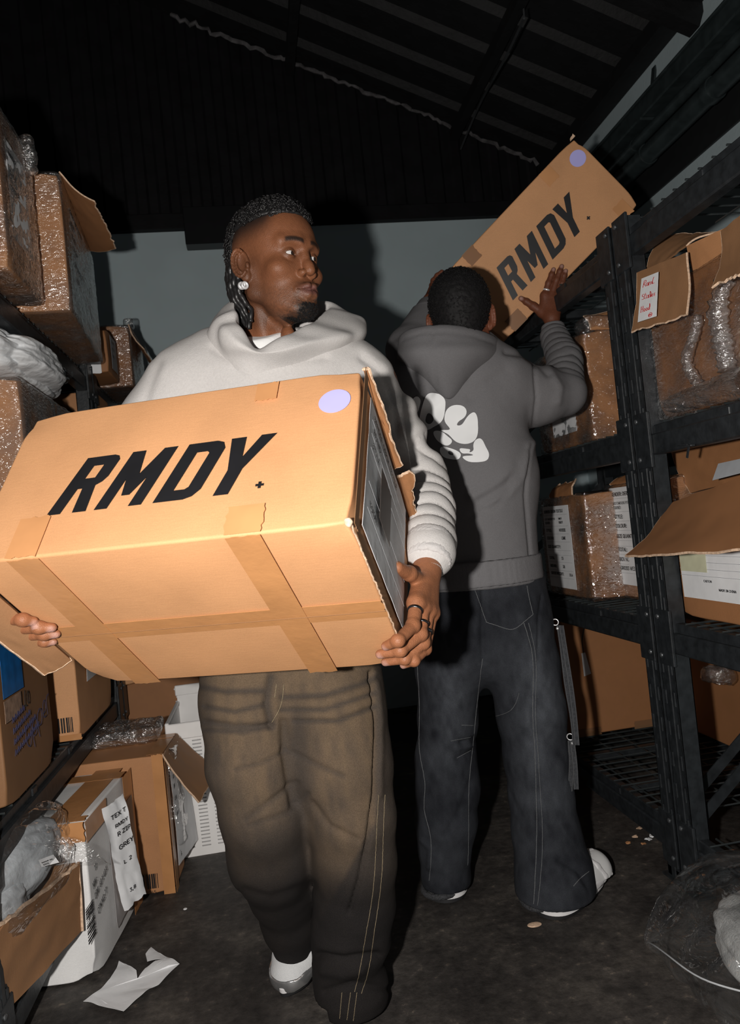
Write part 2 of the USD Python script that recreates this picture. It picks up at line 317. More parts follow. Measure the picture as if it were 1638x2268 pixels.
obj('cable', tube(spline([at(1160, 40, y=2.9), at(1130, 105, y=3.15), at(1098, 165, y=3.45), at(1048, 262, y=4.0), at(1020, 330, y=4.25)], 24), .006, 6), RIVET, t)
obj('dropper', tube([at(1160, 40, y=2.9), at(1159, 20, y=2.9)], .004, 6), RIVET, t)

# ------------------------------------------------------------------ racks
def channel_post(x, y, z1, w=.066, d=.05, sx=1):
    """open steel post: web, two flanges with lips, rows of slots pressed in"""
    t = .004
    ms = [box((x, y-w/2, 0), (x+t, y+w/2, z1), .001), box((x, y-w/2, 0), (x+d, y-w/2+t, z1), .001), box((x, y+w/2-t, 0), (x+d, y+w/2, z1), .001),
          box((x+d-t, y-w/2, 0), (x+d, y-w/2+.014, z1), .001), box((x+d-t, y+w/2-.014, 0), (x+d, y+w/2, z1), .001),
          box((x-.003, y-.011, 0), (x+t, y+.011, z1), .002)]
    m = cat(ms); return m
def rack(name, label, xf, xb, y0, y1, decks, z1=1.83, brace=None, backs=True, deck_step=.052):
    t = thing(name, label, 'rack', (xf, y0, 0)); s = 1 if xb > xf else -1
    for (x, sx) in ((xf, 1), (xb, -1)):
        for y in (y0, y1):
            m = channel_post(0, 0, z1)
            m.vertices[:, 0] *= s*sx
            if s*sx < 0: m.invert()
            m.apply_translation((x, y, 0)); obj('post', m, STEEL, t)
            if sx > 0:
                f = cat(box((x-.012*s, y-.045, 0), (x+.06*s, y+.045, .006)), box((x, y-.034, .006), (x+.05*s, y+.034, .03)))
                obj('foot', f, STEEL, t)
                sl = [box((x-.0035*s, y+q-.006, z-.02), (x+.001*s, y+q+.006, z+.02), .0015) for z in np.arange(.1, z1-.1, .085) for q in (-.021, .021)]
                obj('slot_edges', cat(sl), STEEL, t, kind='stuff')
    for z in decks:
        for x, sx in ((xf, 1), (xb, -1)):
            q = s*sx
            m = cat(box((x+.004*q, y0+.033, z-.082), (x+.044*q, y1-.033, z-.026), .004), box((x+.016*q, y0+.033, z-.03), (x+.044*q, y1-.033, z-.002), .003))
            obj('beam', m, STEEL, t)
            if sx > 0:
                for y, e in ((y0, 1), (y1, -1)):
                    obj('beam_connector', cat(box((x-.005*q, y-.03*e, z-.115), (x+.004*q, y+.045*e, z+.035), .002)), STEEL, t)
                    rv = [trimesh.creation.icosphere(1, .007) for _ in range(2)]
                    for r_, dz in zip(rv, (-.09, .015)): r_.apply_transform(np.diag([.6, 1, 1, 1])); r_.apply_translation((x-.006*q, y-.012*e, z+dz))
                    for r_ in rv: obj('rivet', r_, RIVET, t)
        xs0, xs1 = min(xf, xb)+.012, max(xf, xb)-.012
        ws = [tube([(xs0+.004, y, z+.001), ((xs0+xs1)/2, y, z+.001), (xs1-.004, y, z+.001)], .0028, 5) for y in np.arange(y0+.05, y1-.04, deck_step)]
        ws += [tube([(x, y0+.04, z-.004), (x, (y0+y1)/2, z-.004), (x, y1-.04, z-.004)], .0028, 5) for x in np.arange(xs0+.05, xs1-.03, .1)]
        obj('wire_deck', cat(ws), WIRE, t, kind='stuff')
        for k in range(1, 4):
            y = y0+(y1-y0)*k/4; obj('deck_support', box((xs0, y-.018, z-.035), (xs1, y+.018, z-.008), .002), STEEL, t)
    zz = [0.25]+[z for z in decks[1:]]
    for y in (y0, y1):
        for a, b in zip(decks[:-1], decks[1:]):
            obj('end_brace', bar((xf+.03*s, y, a+.02), (xb-.03*s, y, b-.1), .004, .03), STEEL, t)
    if brace: obj('diagonal_brace', bar(*brace, .03, .045, ch=.003), STEEL, t)
    return t
rack('storage_rack', 'black steel rack at right, beyond the man putting a box up', 1.05, 1.66, 1.965, 3.30, (.155, .73, 1.262, 1.80))
rack('storage_rack', 'black steel shelving rack at the right edge of the aisle, nearest the camera', 1.05, 1.66, .50, 1.883, (.155, .73, 1.262, 1.80), brace=((1.50, 2.40 if False else 1.80, .60), (1.50, .95, .20)))
rack('storage_rack', 'black steel shelving rack along the left wall, loaded with wrapped cartons', -.60, -1.18, 1.63, 3.08, (.15, .515, 1.225, 1.795))
rack('storage_rack', 'far black steel rack in the back left corner behind the first left rack', -.60, -1.18, 3.16, 4.2, (.15, .515, 1.225, 1.795))

# ------------------------------------------------------------------ cartons and what is stuck on them
class Carton:
    def __init__(s, t, M, c, dims): s.t, s.M, s.c, s.dims = t, np.asarray(M, float), np.asarray(c, float), np.asarray(dims, float)
    def w(s, p): return np.asarray(p, float)*1.0 @ s.M.T + s.c
    def face(s, f):
        """origin (lower left corner seen from outside), u, v, n and size of a face"""
        ax = 'xyz'.index(f[1]); sg_ = 1 if f[0] == '+' else -1; n = np.zeros(3); n[ax] = sg_
        v = np.array([0, 0, 1.0]) if ax < 2 else np.array([0, 1.0, 0])*(1 if sg_ > 0 else -1)
        if f == '-z': v = np.array([0, -1.0, 0.])
        u = np.cross(v, n); wdt, hgt = abs(u) @ s.dims, abs(v) @ s.dims
        o = n*s.dims/2-u*wdt/2-v*hgt/2
        return s.w(o), s.M @ u, s.M @ v, s.M @ n, wdt, hgt
    def pt(s, f, a, b, lift=0.0):
        o, u, v, n, w_, h_ = s.face(f); return o+u*a+v*b+n*lift
def carton(name, label, lo, hi, m, rot=0.0, group=None, M=None, c=None, dims=None, cat_='box', r=.006, amp=.0022, crush=.006, seed=0, wrap=None, n=12):
    if M is None:
        lo, hi = np.minimum(lo, hi).astype(float), np.maximum(lo, hi).astype(float)
        dims, c = hi-lo, (lo+hi)/2; a = math.radians(rot); M = np.array([[math.cos(a), -math.sin(a), 0], [math.sin(a), math.cos(a), 0], [0, 0, 1]])
    M, c, dims = np.asarray(M, float), np.asarray(c, float), np.asarray(dims, float)
    t = thing(name, label, cat_, c-M[:, 2]*dims[2]/2, group); C = Carton(t, M, c, dims)
    b = rbox(dims-2*amp, r, n, amp, 6.0, seed, crush); b.apply_transform(frame(M, c)); obj('body', b, m, t, smooth=40)
    if wrap:
        k = rbox(dims+.008, .017, 40, .0034, 42.0, seed+3); k.apply_transform(frame(M, c)); obj('cling_wrap', k, wrap, t, smooth=True)
    return C
def tape_on(C, f, a0, b0, a1, b1, m=None, lift=.0011, name='tape', rag=.004, seed=0):
    """a strip of tape: a thin sheet with slightly uneven ends"""
    rr = np.random.default_rng(seed+int(1000*abs(a0+b1))); C.n = getattr(C, 'n', 0)+1; lift = lift+.00045*C.n
    o, u, v, n, w_, h_ = C.face(f)
    N = 10; ea = a0+rag*(rr.random(N)-.5); eb = a1+rag*(rr.random(N)-.5)
    if abs(a1-a0) >= abs(b1-b0):
        bs = np.linspace(b0, b1, N); poly = sg.Polygon([*zip(ea, bs)]+[*zip(eb[::-1], bs[::-1])])
    else:
        as_ = np.linspace(a0, a1, N); e0 = b0+rag*(rr.random(N)-.5); e1 = b1+rag*(rr.random(N)-.5)
        poly = sg.Polygon([*zip(as_, e0)]+[*zip(as_[::-1], e1[::-1])])
    mm = on_plane(extrude(poly.buffer(0), .0006), o+n*lift, u, v); return obj(name, mm, m or TAPE, C.t)
def text_block(lines):
    out = []
    for (s_, x, y, h, *bold) in lines:
        m = meshkit.text_mesh(s_, h, .0004, bold=bool(bold and bold[0])); m.apply_translation((x, y, 0)); out.append(m)
    return cat(out)
def paper_on(C, f, a, b, w, h, lines=(), rules=(), m=None, lift=.0026, rot=0.0, ink=None, name='paper_label', curl=None, sx=1.0, amp=.0016, seed=0):
    o, u, v, n, W_, H_ = C.face(f); ca, sa_ = math.cos(math.radians(rot)), math.sin(math.radians(rot))
    U, V = u*ca+v*sa_, -u*sa_+v*ca; O = o+u*a+v*b+n*lift
    P = [O, O+U*w, O+U*w+V*h, O+V*h]
    if curl:
        for k, d in curl.items(): P[k] = P[k]+n*d
    lab = obj(name, sheet(*P, th=.0007, nu=14, nv=14, amp=amp, seed=seed, freq=12), m or PAPER, C.t, smooth=50)
    if lines:
        tb = text_block(lines); tb.vertices[:, 0] *= sx; obj('lettering', on_plane(tb, O+n*(amp+.0009), U, V), ink or INK, lab)
    if rules:
        rs = [box((x0, y-.0005, 0), (x1, y+.0005, .0004)) for (x0, x1, y) in rules]
        obj('ruled_lines', on_plane(cat(rs), O+n*(amp+.0007), U, V), RULE, lab)
    return lab
def barcode_on(C, f, a, b, w, h, m=None, seed=1, digits=None, lift=.0012, vertical=False):
    rr = np.random.default_rng(seed); x, bars = 0.0, []
    while x < w:
        k = rr.choice([.0016, .0028, .0045]); bars.append(box((x, 0, 0), (min(x+k, w), h, .0004))); x += k+rr.choice([.0015, .0025, .004])
    mm = cat(bars)
    if digits:
        tx = meshkit.text_mesh(digits, .010, .0004); tx.vertices[:, 0] *= min(1, w*.6/max(tx.bounds[1, 0], 1e-6)); tx.apply_translation((w*.3, -.016, 0)); mm = cat(mm, tx)
    o, u, v, n, *_ = C.face(f); O = o+u*a+v*b+n*lift
    if vertical: u, v = v, -u
    return obj('barcode', on_plane(mm, O, u, v), m or INK, C.t)
def print_on(C, f, poly, a, b, m=None, lift=.0012, name='print', label=None):
    o, u, v, n, *_ = C.face(f); return obj(name, on_plane(extrude(poly, .0004), o+u*a+v*b+n*lift, u, v), m or INK, C.t, label=label)
def stroke_poly(strokes, w):
    return unary_union([sg.LineString(spline(s, 24) if len(s) > 2 else s).buffer(w) for s in strokes])
def flap(C, pts, m=CARD4, th=.005, bulge=.01, ragged=.05, seed=0, name='flap', edge=True, nu=20, nv=8, amp=.003, label=None):
    """a lid flap; pts: hinge a, hinge b, outer b, outer a in world coordinates"""
    sh = sheet(*pts, th=th, nu=nu, nv=nv, bulge=bulge, ragged=ragged, seed=seed, amp=amp)
    fl_ = obj(name, sh, m, C.t, smooth=45, label=label)
    if edge:
        V = sh.vertices[:len(sh.vertices)//2].reshape(nu+1, nv+1, 3)
        n = np.cross(np.subtract(pts[1], pts[0]), np.subtract(pts[3], pts[0])); n /= np.linalg.norm(n)
        loop = np.vstack([V[0, :], V[1:, -1], V[-1, -2::-1]])-n*th/2
        obj('raw_edge', tube(loop, th*.56, 5), EDGE, fl_)
    return fl_

# the wordmark printed on the cartons: R M D Y and a small plus, drawn from its outline
SL = .317
def sh_(p, x0=0): return sg.Polygon([(x0+x+SL*y, y) for x, y in p])
def rmdy(h):
    gl = unary_union([
        sh_([(0, 0), (0, 1), (.43, 1), (.51, .97), (.56, .90), (.56, .60), (.52, .51), (.45, .455), (.585, 0), (.385, 0), (.275, .42), (.2, .42), (.2, 0)]).difference(sh_([(.2, .60), (.2, .83), (.36, .83), (.36, .60)])),
        sh_([(0, 0), (0, 1), (.2, 1), (.343, .56), (.485, 1), (.685, 1), (.685, 0), (.5, 0), (.5, .50), (.40, .20), (.285, .20), (.185, .50), (.185, 0)], .71),
        sh_([(0, 0), (0, 1), (.42, 1), (.53, .96), (.60, .85), (.60, .15), (.53, .04), (.42, 0)], 1.565).difference(sh_([(.2, .175), (.2, .825), (.36, .825), (.40, .79), (.40, .21), (.36, .175)], 1.565)),
        sh_([(.22, 0), (.22, .42), (0, 1), (.215, 1), (.325, .63), (.435, 1), (.65, 1), (.425, .42), (.425, 0)], 2.19)])
    return sa.scale(gl, h, h, origin=(0, 0))
def rmdy_front(C, f='-y'):
    o, u, v, n, w_, h_ = C.face(f); L = w_
    lk = dict(lift=.0010)
    print_on(C, f, rmdy(.386*.49*L), .190*L, .262*.49*L, name='wordmark', **lk)
    a = .0105*L; th = .0036*L
    print_on(C, f, unary_union([sg.box(-a, -th, a, th), sg.box(-th, -a, th, a)]), .764*L, .299*.49*L, name='plus_mark', **lk)
    print_on(C, f, sg.Point(0, 0).buffer(.0428*L, 32), .932*L, .829*.49*L, STICK, name='round_sticker', label='round lilac sticker', **lk)

# --- right rack
C = carton('wrapped_carton', 'tall cling-wrapped carton on the middle shelf, just right of the raised grey sleeve', (1.10, 2.27, 1.268), (1.42, 2.72, 1.63), CARD2, seed=1, wrap=FILM3)
paper_on(C, '-x', .14, .05, .20, .15, [('GROSS WEIGHT', .02, .10, .012), ('6.5', .15, .10, .013)], [(.01, .19, .085), (.01, .19, .125)], lift=.004)
flap(C, [C.pt('-y', .03, C.dims[2], 0), C.pt('-y', .22, C.dims[2], 0), C.pt('-y', .24, C.dims[2]+.075, -.03), C.pt('-y', .02, C.dims[2]+.05, -.02)], CARD2, seed=3, name='top_flap')
kb = rbox((.30, .10, .05), .02, 14, .008, 40, 5); kb.apply_translation((1.26, 2.31, 1.655)); obj('film_bunch', kb, FILM2, C.t, smooth=True)
SHIP = [('SENDER: DERIN TEXTILE', .015, .345, .0125, 1), ('CUSTOMER/BUYER:', .015, .312, .009), ('RMDY', .145, .312, .009), ('BRAND:', .018, .294, .011), ('RMDY', .145, .294, .011), ('STYLE:', .02, .258, .0125, 1), ('HOODIE', .14, .258, .0125, 1),
        ('COLOUR:', .02, .222, .0125, 1), ('LIME', .155, .222, .0125, 1), ('SIZE QUANTITY:', .02, .182, .0125, 1), ('TOTAL:', .022, .130, .0125, 1), ('15', .135, .130, .0125, 1), ('BOX NO:', .024, .092, .0125, 1), ('38', .14, .092, .0125, 1), ('GROSS WEIGHT:', .024, .058, .0125, 1), ('10.4', .19, .058, .011, 1)]
RUL = [(.008, .225, y) for y in (.335, .283, .247, .211, .172, .150, .118, .08, .046)]
C = carton('wrapped_carton', 'wrapped carton with a grey address sheet and blue pen mark, beside the dark hoodie hem', (1.085, 2.365, .742), (1.36, 2.77, 1.105), CARD2, seed=2, wrap=FILM3)
paper_on(C, '-x', .055, .03, .235, .30, [(a, x, y*.8, h*.85, *b) for a, x, y, h, *b in SHIP], [(a, b, y*.8) for a, b, y in RUL], lift=.007)
print_on(C, '-y', stroke_poly([[(0, .055), (-.012, .02), (-.008, 0), (.012, .0), (.016, .018), (.004, .028), (-.008, .02)]], .0022), .235, .27, BLUEINK, name='pen_mark', lift=.006)
flap(C, [C.pt('-x', .12, C.dims[2], 0), C.pt('-x', .32, C.dims[2], 0), C.pt('-x', .31, C.dims[2]+.05, -.03), C.pt('-x', .14, C.dims[2]+.04, -.03)], CARD3, seed=6, name='top_flap', ragged=.5)
C = carton('wrapped_carton', 'wrapped carton with a large white address sheet, right behind the rack post', (1.20, 2.04, .742), (1.52, 2.445, 1.125), CARD2, seed=4, wrap=FILM3)
paper_on(C, '-x', .055, .045, .30, .325, [(a, x*1.2, y*.86, h, *b) for a, x, y, h, *b in SHIP], [(a, b*1.25, y*.86) for a, b, y in RUL], lift=.007, curl={1: .012}, amp=.003)
flap(C, [C.pt('-x', .05, C.dims[2], 0), C.pt('-x', .32, C.dims[2], 0), C.pt('-x', .31, C.dims[2]+.045, -.05), C.pt('-x', .10, C.dims[2]+.02, -.05)], CARD3, seed=8, name='top_flap', ragged=.5)
# upper bay of the near rack
C = carton('wrapped_carton', 'big torn-open wrapped carton with a handwritten red note on its flap', (1.09, 1.20, 1.268), (1.55, 1.855, 1.60), CARD3, seed=5, wrap=FILM3, n=16)
P = [at(1412, 605, x=1.035), at(1520, 560, x=1.055), at(1522, 697, x=1.005), at(1398, 735, x=.985)]
fp = flap(C, P, CARD4, seed=11, ragged=.05, name='note_flap', bulge=.006)
n_ = np.cross(P[1]-P[0], P[3]-P[0]); n_ /= np.linalg.norm(n_); n_ = n_ if n_[0] < 0 else -n_
def in_quad(P, a, b): return P[0]*(1-a)*(1-b)+P[1]*a*(1-b)+P[2]*a*b+P[3]*(1-a)*b
q = [in_quad(P, .22, .20)+n_*.016, in_quad(P, .57, .20)+n_*.016, in_quad(P, .57, .93)+n_*.016, in_quad(P, .22, .93)+n_*.016]
obj('paper_note', sheet(*q, th=.0006, nu=6, nv=6), PAPER, fp)
uq = (q[1]-q[0])/np.linalg.norm(q[1]-q[0]); vq = np.cross(n_, uq); wq = np.linalg.norm(q[1]-q[0])
hand = [[[(0, 0), (.05, .5), (.1, 1)], [(.08, .95), (.28, .98), (.3, .72), (.1, .55), (.2, .3), (.34, .02)]],
        [[(.55, .45), (.42, .5), (.38, .2), (.5, .05), (.57, .45), (.6, .05)]], [[(.68, .0), (.7, .5), (.78, .4), (.84, .05), (.88, .45), (.95, .4), (1.0, .05)]], [[(1.08, .5), (1.1, .02)], [(1.2, 1.0), (1.22, .05), (1.3, .08)]]]
hand2 = [[[(.25, .9), (.08, .95), (.05, .6), (.25, .45), (.2, .1), (0, .12)]], [[(.42, 1), (.44, .1), (.52, .08)], [(.32, .65), (.55, .7)]], [[(.6, .55), (.62, .1), (.75, .1), (.78, .55), (.8, .05)]],
         [[(1.0, .5), (.88, .45), (.9, .08), (1.02, .15), (1.03, 1.0), (1.06, .05)]], [[(1.14, .5), (1.15, .05)], [(1.3, .5), (1.22, .3), (1.3, .05), (1.38, .3), (1.3, .5)]], [[(1.62, .5), (1.5, .42), (1.6, .2), (1.52, .02)]]]
hand3 = [[[(0, 0), (.02, 1)], [(.02, .5), (.25, .55)], [(.25, 1), (.27, 0)]], [[(.48, .5), (.38, .25), (.48, .02), (.56, .25), (.48, .5)]], [[(.75, .5), (.66, .25), (.75, .02), (.83, .25), (.75, .5)]], [[(1.05, .5), (.93, .35), (.97, .05), (1.06, .2), (1.07, 1.05), (1.12, .05)]],
         [[(1.25, -.5), (1.05, -.8), (1.2, -1.2), (1.42, -1.0), (1.4, -.6), (1.22, -.5)], [(1.13, -1.05), (1.16, -.75), (1.24, -.9), (1.32, -.72), (1.34, -1.0)]]]
rows = []
for g, y0, sc in ((hand, -.014, .0225), (hand2, -.058, .0205), (hand3, -.100, .0205)):
    rows += [[(x*sc+.006, y0+y*sc-.018) for x, y in s_] for gl in g for s_ in gl]
o_ = q[0]+n_*.0008
uu, vv = uq, -(q[3]-q[0])/np.linalg.norm(q[3]-q[0])
vv = vv-uu*np.dot(uu, vv); vv /= np.linalg.norm(vv)
ho = extrude(stroke_poly(rows, .0006), .0004); hv = ho.vertices; ho.vertices = q[0]+np.outer(hv[:, 0]/.044+.02, q[1]-q[0])-np.outer(hv[:, 1]/.150-.02, q[3]-q[0])+np.outer(hv[:, 2]+.0009, n_)
obj('handwriting', ho, REDINK, fp)
flap(C, [at(1430, 608, x=1.10), at(1520, 545, x=1.10), at(1590, 515, x=1.16), at(1470, 520, x=1.16)], CARD4, seed=12, ragged=.12, name='raised_flap')
flap(C, [at(1520, 545, x=1.085), at(1660, 480, x=1.085), at(1660, 640, x=1.10), at(1535, 690, x=1.10)], CARD2, seed=14, ragged=.05, name='inner_flap', edge=False)
flap(C, [at(1598, 512, x=1.05), at(1690, 440, x=1.05), at(1690, 580, x=.96), at(1580, 634, x=.97)], CARD4, seed=13, ragged=.07, name='hanging_flap')
# loose film sagging at its foot and a twisted strip
pf = []
u, v = np.meshgrid(np.linspace(0, 1, 40), np.linspace(0, 1, 24), indexing='ij')
Pq = [at(1500, 868, x=1.05), at(1660, 805, x=1.05), at(1660, 880, x=1.02), at(1490, 915, x=1.03)]
G = Pq[0]*((1-u)*(1-v))[..., None]+Pq[1]*(u*(1-v))[..., None]+Pq[2]*(u*v)[..., None]+Pq[3]*((1-u)*v)[..., None]
G[..., 0] -= .035*np.sin(np.pi*v)+.02*(meshkit.fbm(np.stack([u*7, v*7, v*0], -1), 3, 8)-.5)
k = 24; i, j = np.meshgrid(np.arange(39), np.arange(23), indexing='ij'); qq = (i*k+j).ravel()
obj('loose_film', (G.reshape(-1, 3), np.stack([qq, qq+k, qq+k+1, qq+1], 1)), FILM2, C.t, smooth=True)
tw = [at(1545, 700, x=1.06), at(1535, 745, x=1.05), at(1520, 800, x=1.06), at(1545, 850, x=1.06)]
obj('twisted_film', tube(spline(tw, 30), .010+.006*np.random.default_rng(3).random(30), 7), FILM2, C.t, smooth=True)
tw = [at(1605, 620, x=1.06), at(1590, 680, x=1.05), at(1600, 760, x=1.06), at(1610, 820, x=1.06)]
obj('film_ridge', tube(spline(tw, 40), .016+.010*np.random.default_rng(5).random(40), 7), FILM2, C.t, smooth=True)
# lower bay: open carton with the white sheet
C = carton('open_carton', 'open carton with white printed sheet, brown lid flap sticking into the aisle', (1.10, 1.25, .742), (1.55, 1.875, 1.045), CARD3, seed=7, n=16)
paper_on(C, '-x', .035, .055, .52, .215, [('Color', .05, .185, .007), ('Tech Cargo Jeans', .09, .185, .007), ('CARTON', .10, .045, .006), ('MADE IN CHINA', .16, .026, .0062)], [(.0, .52, y) for y in np.linspace(.06, .20, 9)]+[], lift=.004, sx=1.0)
paper_on(C, '-x', .04, .125, .115, .085, m=YPAPER, lift=.0075, name='yellowed_tape')
flap(C, [C.pt('-x', .0, C.dims[2], 0), at(1690, 1040, x=1.10), at(1690, 1217, x=.905), at(1385, 1233, x=.905)], CARD3, seed=15, ragged=.03, name='lid_flap', bulge=.012, nu=30, amp=.004)
flap(C, [at(1530, 1092, x=1.26), at(1690, 1050, x=1.26), at(1640, 965, x=1.30), at(1487, 995, x=1.28)], CARD3, seed=16, ragged=.15, name='back_flap', nu=26)
obj('inner_sheet', sheet(at(1577, 1064, x=1.14), at(1690, 1035, x=1.14), at(1690, 1005, x=1.16), at(1590, 1027, x=1.16), th=.001), plain('grey_liner', (.42, .44, .47), .5), C.t)
zt = thing('cable_tie', 'black cable tie hanging from the beam in front of the open carton', 'cable tie', at(1522, 985, x=1.045))
obj('strap', tube([at(1500, 987, x=1.042), at(1521, 985, x=1.04)], .002, 6), STEEL, zt); obj('head', box(at(1519, 992, x=1.046), at(1529, 984, x=1.034), .001), STEEL, zt); obj('tail', bar(at(1525, 985, x=1.04), at(1521, 1014, x=1.04), .003, .006), STEEL, zt)
# bottom: the large plain cartons behind
C = carton('large_carton', 'large plain brown carton at the back of the bottom shelf behind the dark jeans', (1.13, 2.79, .162), (1.62, 3.2, .64), CARD3, seed=9, amp=.004)
tape_on(C, '-y', .02, .0, .12, .03, TAPEC); tape_on(C, '-y', .26, .0, .40, .03, TAPEC)
C = carton('large_carton', 'brown carton at the back of the bottom shelf behind the diagonal brace', (1.56, 1.75, .162), (1.655, 2.78, .60), CARD3, seed=10)
pt_ = at(1590, 1495, x=1.46)
fb = rbox((.08, .10, .05), .02, 12, .012, 40, 5); fb.apply_translation(pt_); fb = obj('film_scrap', fb, FILM2, None, smooth=True)
meta(fb, label='scrap of crumpled clear film caught on the diagonal brace under the right shelf', cat='plastic film')
tagp = thing('swing_tag', 'small white swing tag on the front of the large plain carton on the bottom shelf', 'tag', at(1290, 1470, y=2.77))
obj('card', sheet(at(1287, 1447, y=2.76), at(1295, 1445, y=2.76), at(1308, 1492, y=2.76), at(1293, 1498, y=2.76), th=.002, nu=3, nv=3), PAPER, tagp)
obj('string', tube([at(1291, 1446, y=2.76), at(1288, 1420, y=2.76), at(1292, 1392, y=2.76)], .002, 5), STEEL, tagp)

# --- left rack, top shelf
C = carton('wrapped_carton', 'cling-wrapped carton at the very left edge of the top shelf', (-1.0, 1.955, 1.803), (-.545, 2.25, 2.245), CARD2, seed=21, wrap=FILM2)
paper_on(C, '+x', .05, .10, .17, .26, [('SENDER', .01, .22, .012), ('STYLE', .01, .17, .012), ('COLOUR', .01, .13, .012)], lift=.003)
fb = rbox((.05, .06, .10), .02, 10, .012, 30, 9); fb.apply_translation(at(60, 345, y=2.2)); obj('film_tail', fb, FILM2, C.t, smooth=True)
C = carton('wrapped_carton', 'wrapped carton with torn lid flap hanging out over the aisle from left top shelf', (-.97, 2.30, 1.803), (-.505, 2.98, 2.225), CARD2, rot=4.0, seed=22, wrap=FILM)
paper_on(C, '+x', .10, .07, .40, .32, [('SENDER: DERIN TEXTILE', .02, .28, .014), ('BRAND:', .02, .24, .014), ('STYLE:', .02, .20, .014), ('COLOUR:', .02, .16, .014), ('SIZE QUANTITY', .02, .11, .014), ('TOTAL:', .02, .06, .014)], [(.01, .39, y) for y in np.linspace(.05, .29, 8)], lift=.003)
zt_ = C.dims[2]
flap(C, [C.pt('+x', .0, zt_, 0.002), C.pt('+x', .62, zt_, .002), at(258, 549, y=2.74), at(207, 446, y=2.40)], CARD3, seed=23, ragged=.10, name='lid_flap', nu=26)
# far cartons
C = carton('wrapped_carton', 'wrapped carton with torn lid at far end of left top shelf, against grey wall', (-.92, 3.42, 1.80), (-.478, 3.80, 2.075), CARD3, seed=24, wrap=FILM)
flap(C, [C.pt('+x', .0, C.dims[2], 0), C.pt('+x', .36, C.dims[2], 0), at(346, 818, y=3.75), at(320, 775, y=3.5)], CARD3, seed=25, ragged=.12, name='lid_flap')
fb = rbox((.05, .05, .05), .015, 8, .006, 30, 3); fb.apply_translation(at(285, 718, y=3.7)); obj('film_tail', fb, FILM2, C.t, smooth=True)
C = carton('carton', 'dark brown carton with a label sheet beside the far wrapped carton, left top shelf', (-.96, 3.14, 1.80), (-.528, 3.40, 1.99), CARD3, seed=26)
paper_on(C, '+x', .06, .03, .12, .14, [('SENDER', .01, .11, .012), ('STYLE', .01, .08, .012), ('SIZE', .01, .05, .012)], m=plain('grey_label', (.30, .31, .33), .5))
tape_on(C, '-y', .35, 0, .40, .19, PAPER)
# middle shelf
C = carton('wrapped_carton', 'cling-wrapped carton on the left middle shelf under the white plastic bag', (-1.05, 2.14, 1.23), (-.602, 2.50, 1.575), CARD2, seed=27, wrap=FILM)
C = carton('wrapped_carton', 'small wrapped carton end showing just behind the carton under the white plastic bag', (-1.0, 2.60, 1.23), (-.628, 2.95, 1.595), CARD2, seed=28, wrap=FILM)
C = carton('carton', 'small tan carton glimpsed behind the left rack post', (-.95, 3.18, 1.23), (-.60, 3.5, 1.74), CARD2, seed=29)
def lumpy(c, r, seed, amp=.12, freq=3.0, sub=5, fold=0.0, M=None):
    s_ = trimesh.creation.icosphere(sub, 1.0); v = s_.vertices
    v = np.sign(v)*np.abs(v)**.8
    f = 1+amp*2*(meshkit.fbm(v*freq+seed*3.3, 4, seed)-.5)
    if fold: f = f+fold*np.abs(np.sin(v[:, 0]*9+4*meshkit.fbm(v*2+seed, 3, seed)))
    v = v*f[:, None]*np.asarray(r)
    if M is not None: v = v @ np.asarray(M).T
    s_.vertices = v+np.asarray(c); return s_
bg = thing('poly_mailer_bag', 'stuffed white plastic bag squeezed between the left top shelf and the carton below', 'bag', (-.78, 2.40, 1.60))
bb = lumpy((-.80, 2.36, 1.655), (.235, .34, .076), 3, .10, 2.2, 6, .09); obj('bag', bb, WHITEBAG, bg, smooth=True)
obj('clear_corner', sheet(at(118, 800, y=2.55), at(105, 868, y=2.5), at(150, 848, y=2.6), at(166, 828, y=2.66), th=.001, nu=10, nv=10, amp=.008), CLEARBAG, bg, smooth=True)
# lower shelf
C = carton('large_carton', 'big brown carton with a blue label and blue handwriting, on the left lower shelf', (-1.08, 1.775, .52), (-.603, 2.17, 1.02), cardboard('cardboard_dark', (0.23, 0.115, 0.052), (1, 9, 1)), seed=31, amp=.003)
paper_on(C, '+x', .02, .245, .145, .17, m=BLUE, name='blue_label', amp=.0006)
paper_on(C, '+x', .02, .19, .12, .05, m=plain('worn_brown_label', (.30, .19, .13), .6, var=.35, scale=60), name='worn_label', amp=.0006)
sc = []
for row, y in enumerate((.175, .150, .125, .100)):
    rr = np.random.default_rng(row); x = .06
    while x < .06+.10*(1+.3*row): sc.append([(x, y+x*.12), (x+.006, y+.012+x*.12), (x+.010, y+x*.12), (x+.016, y+.009+x*.12)]); x += .02
U_ = [[(0, .05), (.002, .01), (.016, 0), (.028, .012), (.03, .05)], [(.045, -.015), (.047, .035), (.065, .035), (.066, .008), (.047, .006)], [(.082, -.012), (.084, .038), (.102, .038), (.103, .01), (.084, .01)], [(.118, .02), (.138, .024), (.135, .042), (.12, .036), (.12, .012), (.138, .008)], [(.15, .005), (.153, .042), (.168, .042)]]
sc += [[(x*1.25+.15, y*1.2+.095+x*.25) for x, y in s_] for s_ in U_]
print_on(C, '+x', stroke_poly(sc, .0014), 0, 0, plain('faded_blue_pen', (.045, .05, .15), .5), name='handwriting', lift=.0032)
print_on(C, '+x', stroke_poly([[(0, 0), (.006, .035)], [(-.006, .002), (.012, -.002)], [(.03, .03), (.02, .015), (.03, .0), (.036, .02), (.03, .03)]], .002), .16, .20, INK, name='pen_mark', lift=.0032)
C = carton('carton', 'narrow tan carton with a small barcode beside the big blue-labelled carton, left lower shelf', (-1.02, 2.37, .52), (-.582, 2.86, .93), CARD, seed=32)
barcode_on(C, '-y', C.dims[0]-.065, .025, .045, .045, seed=4)
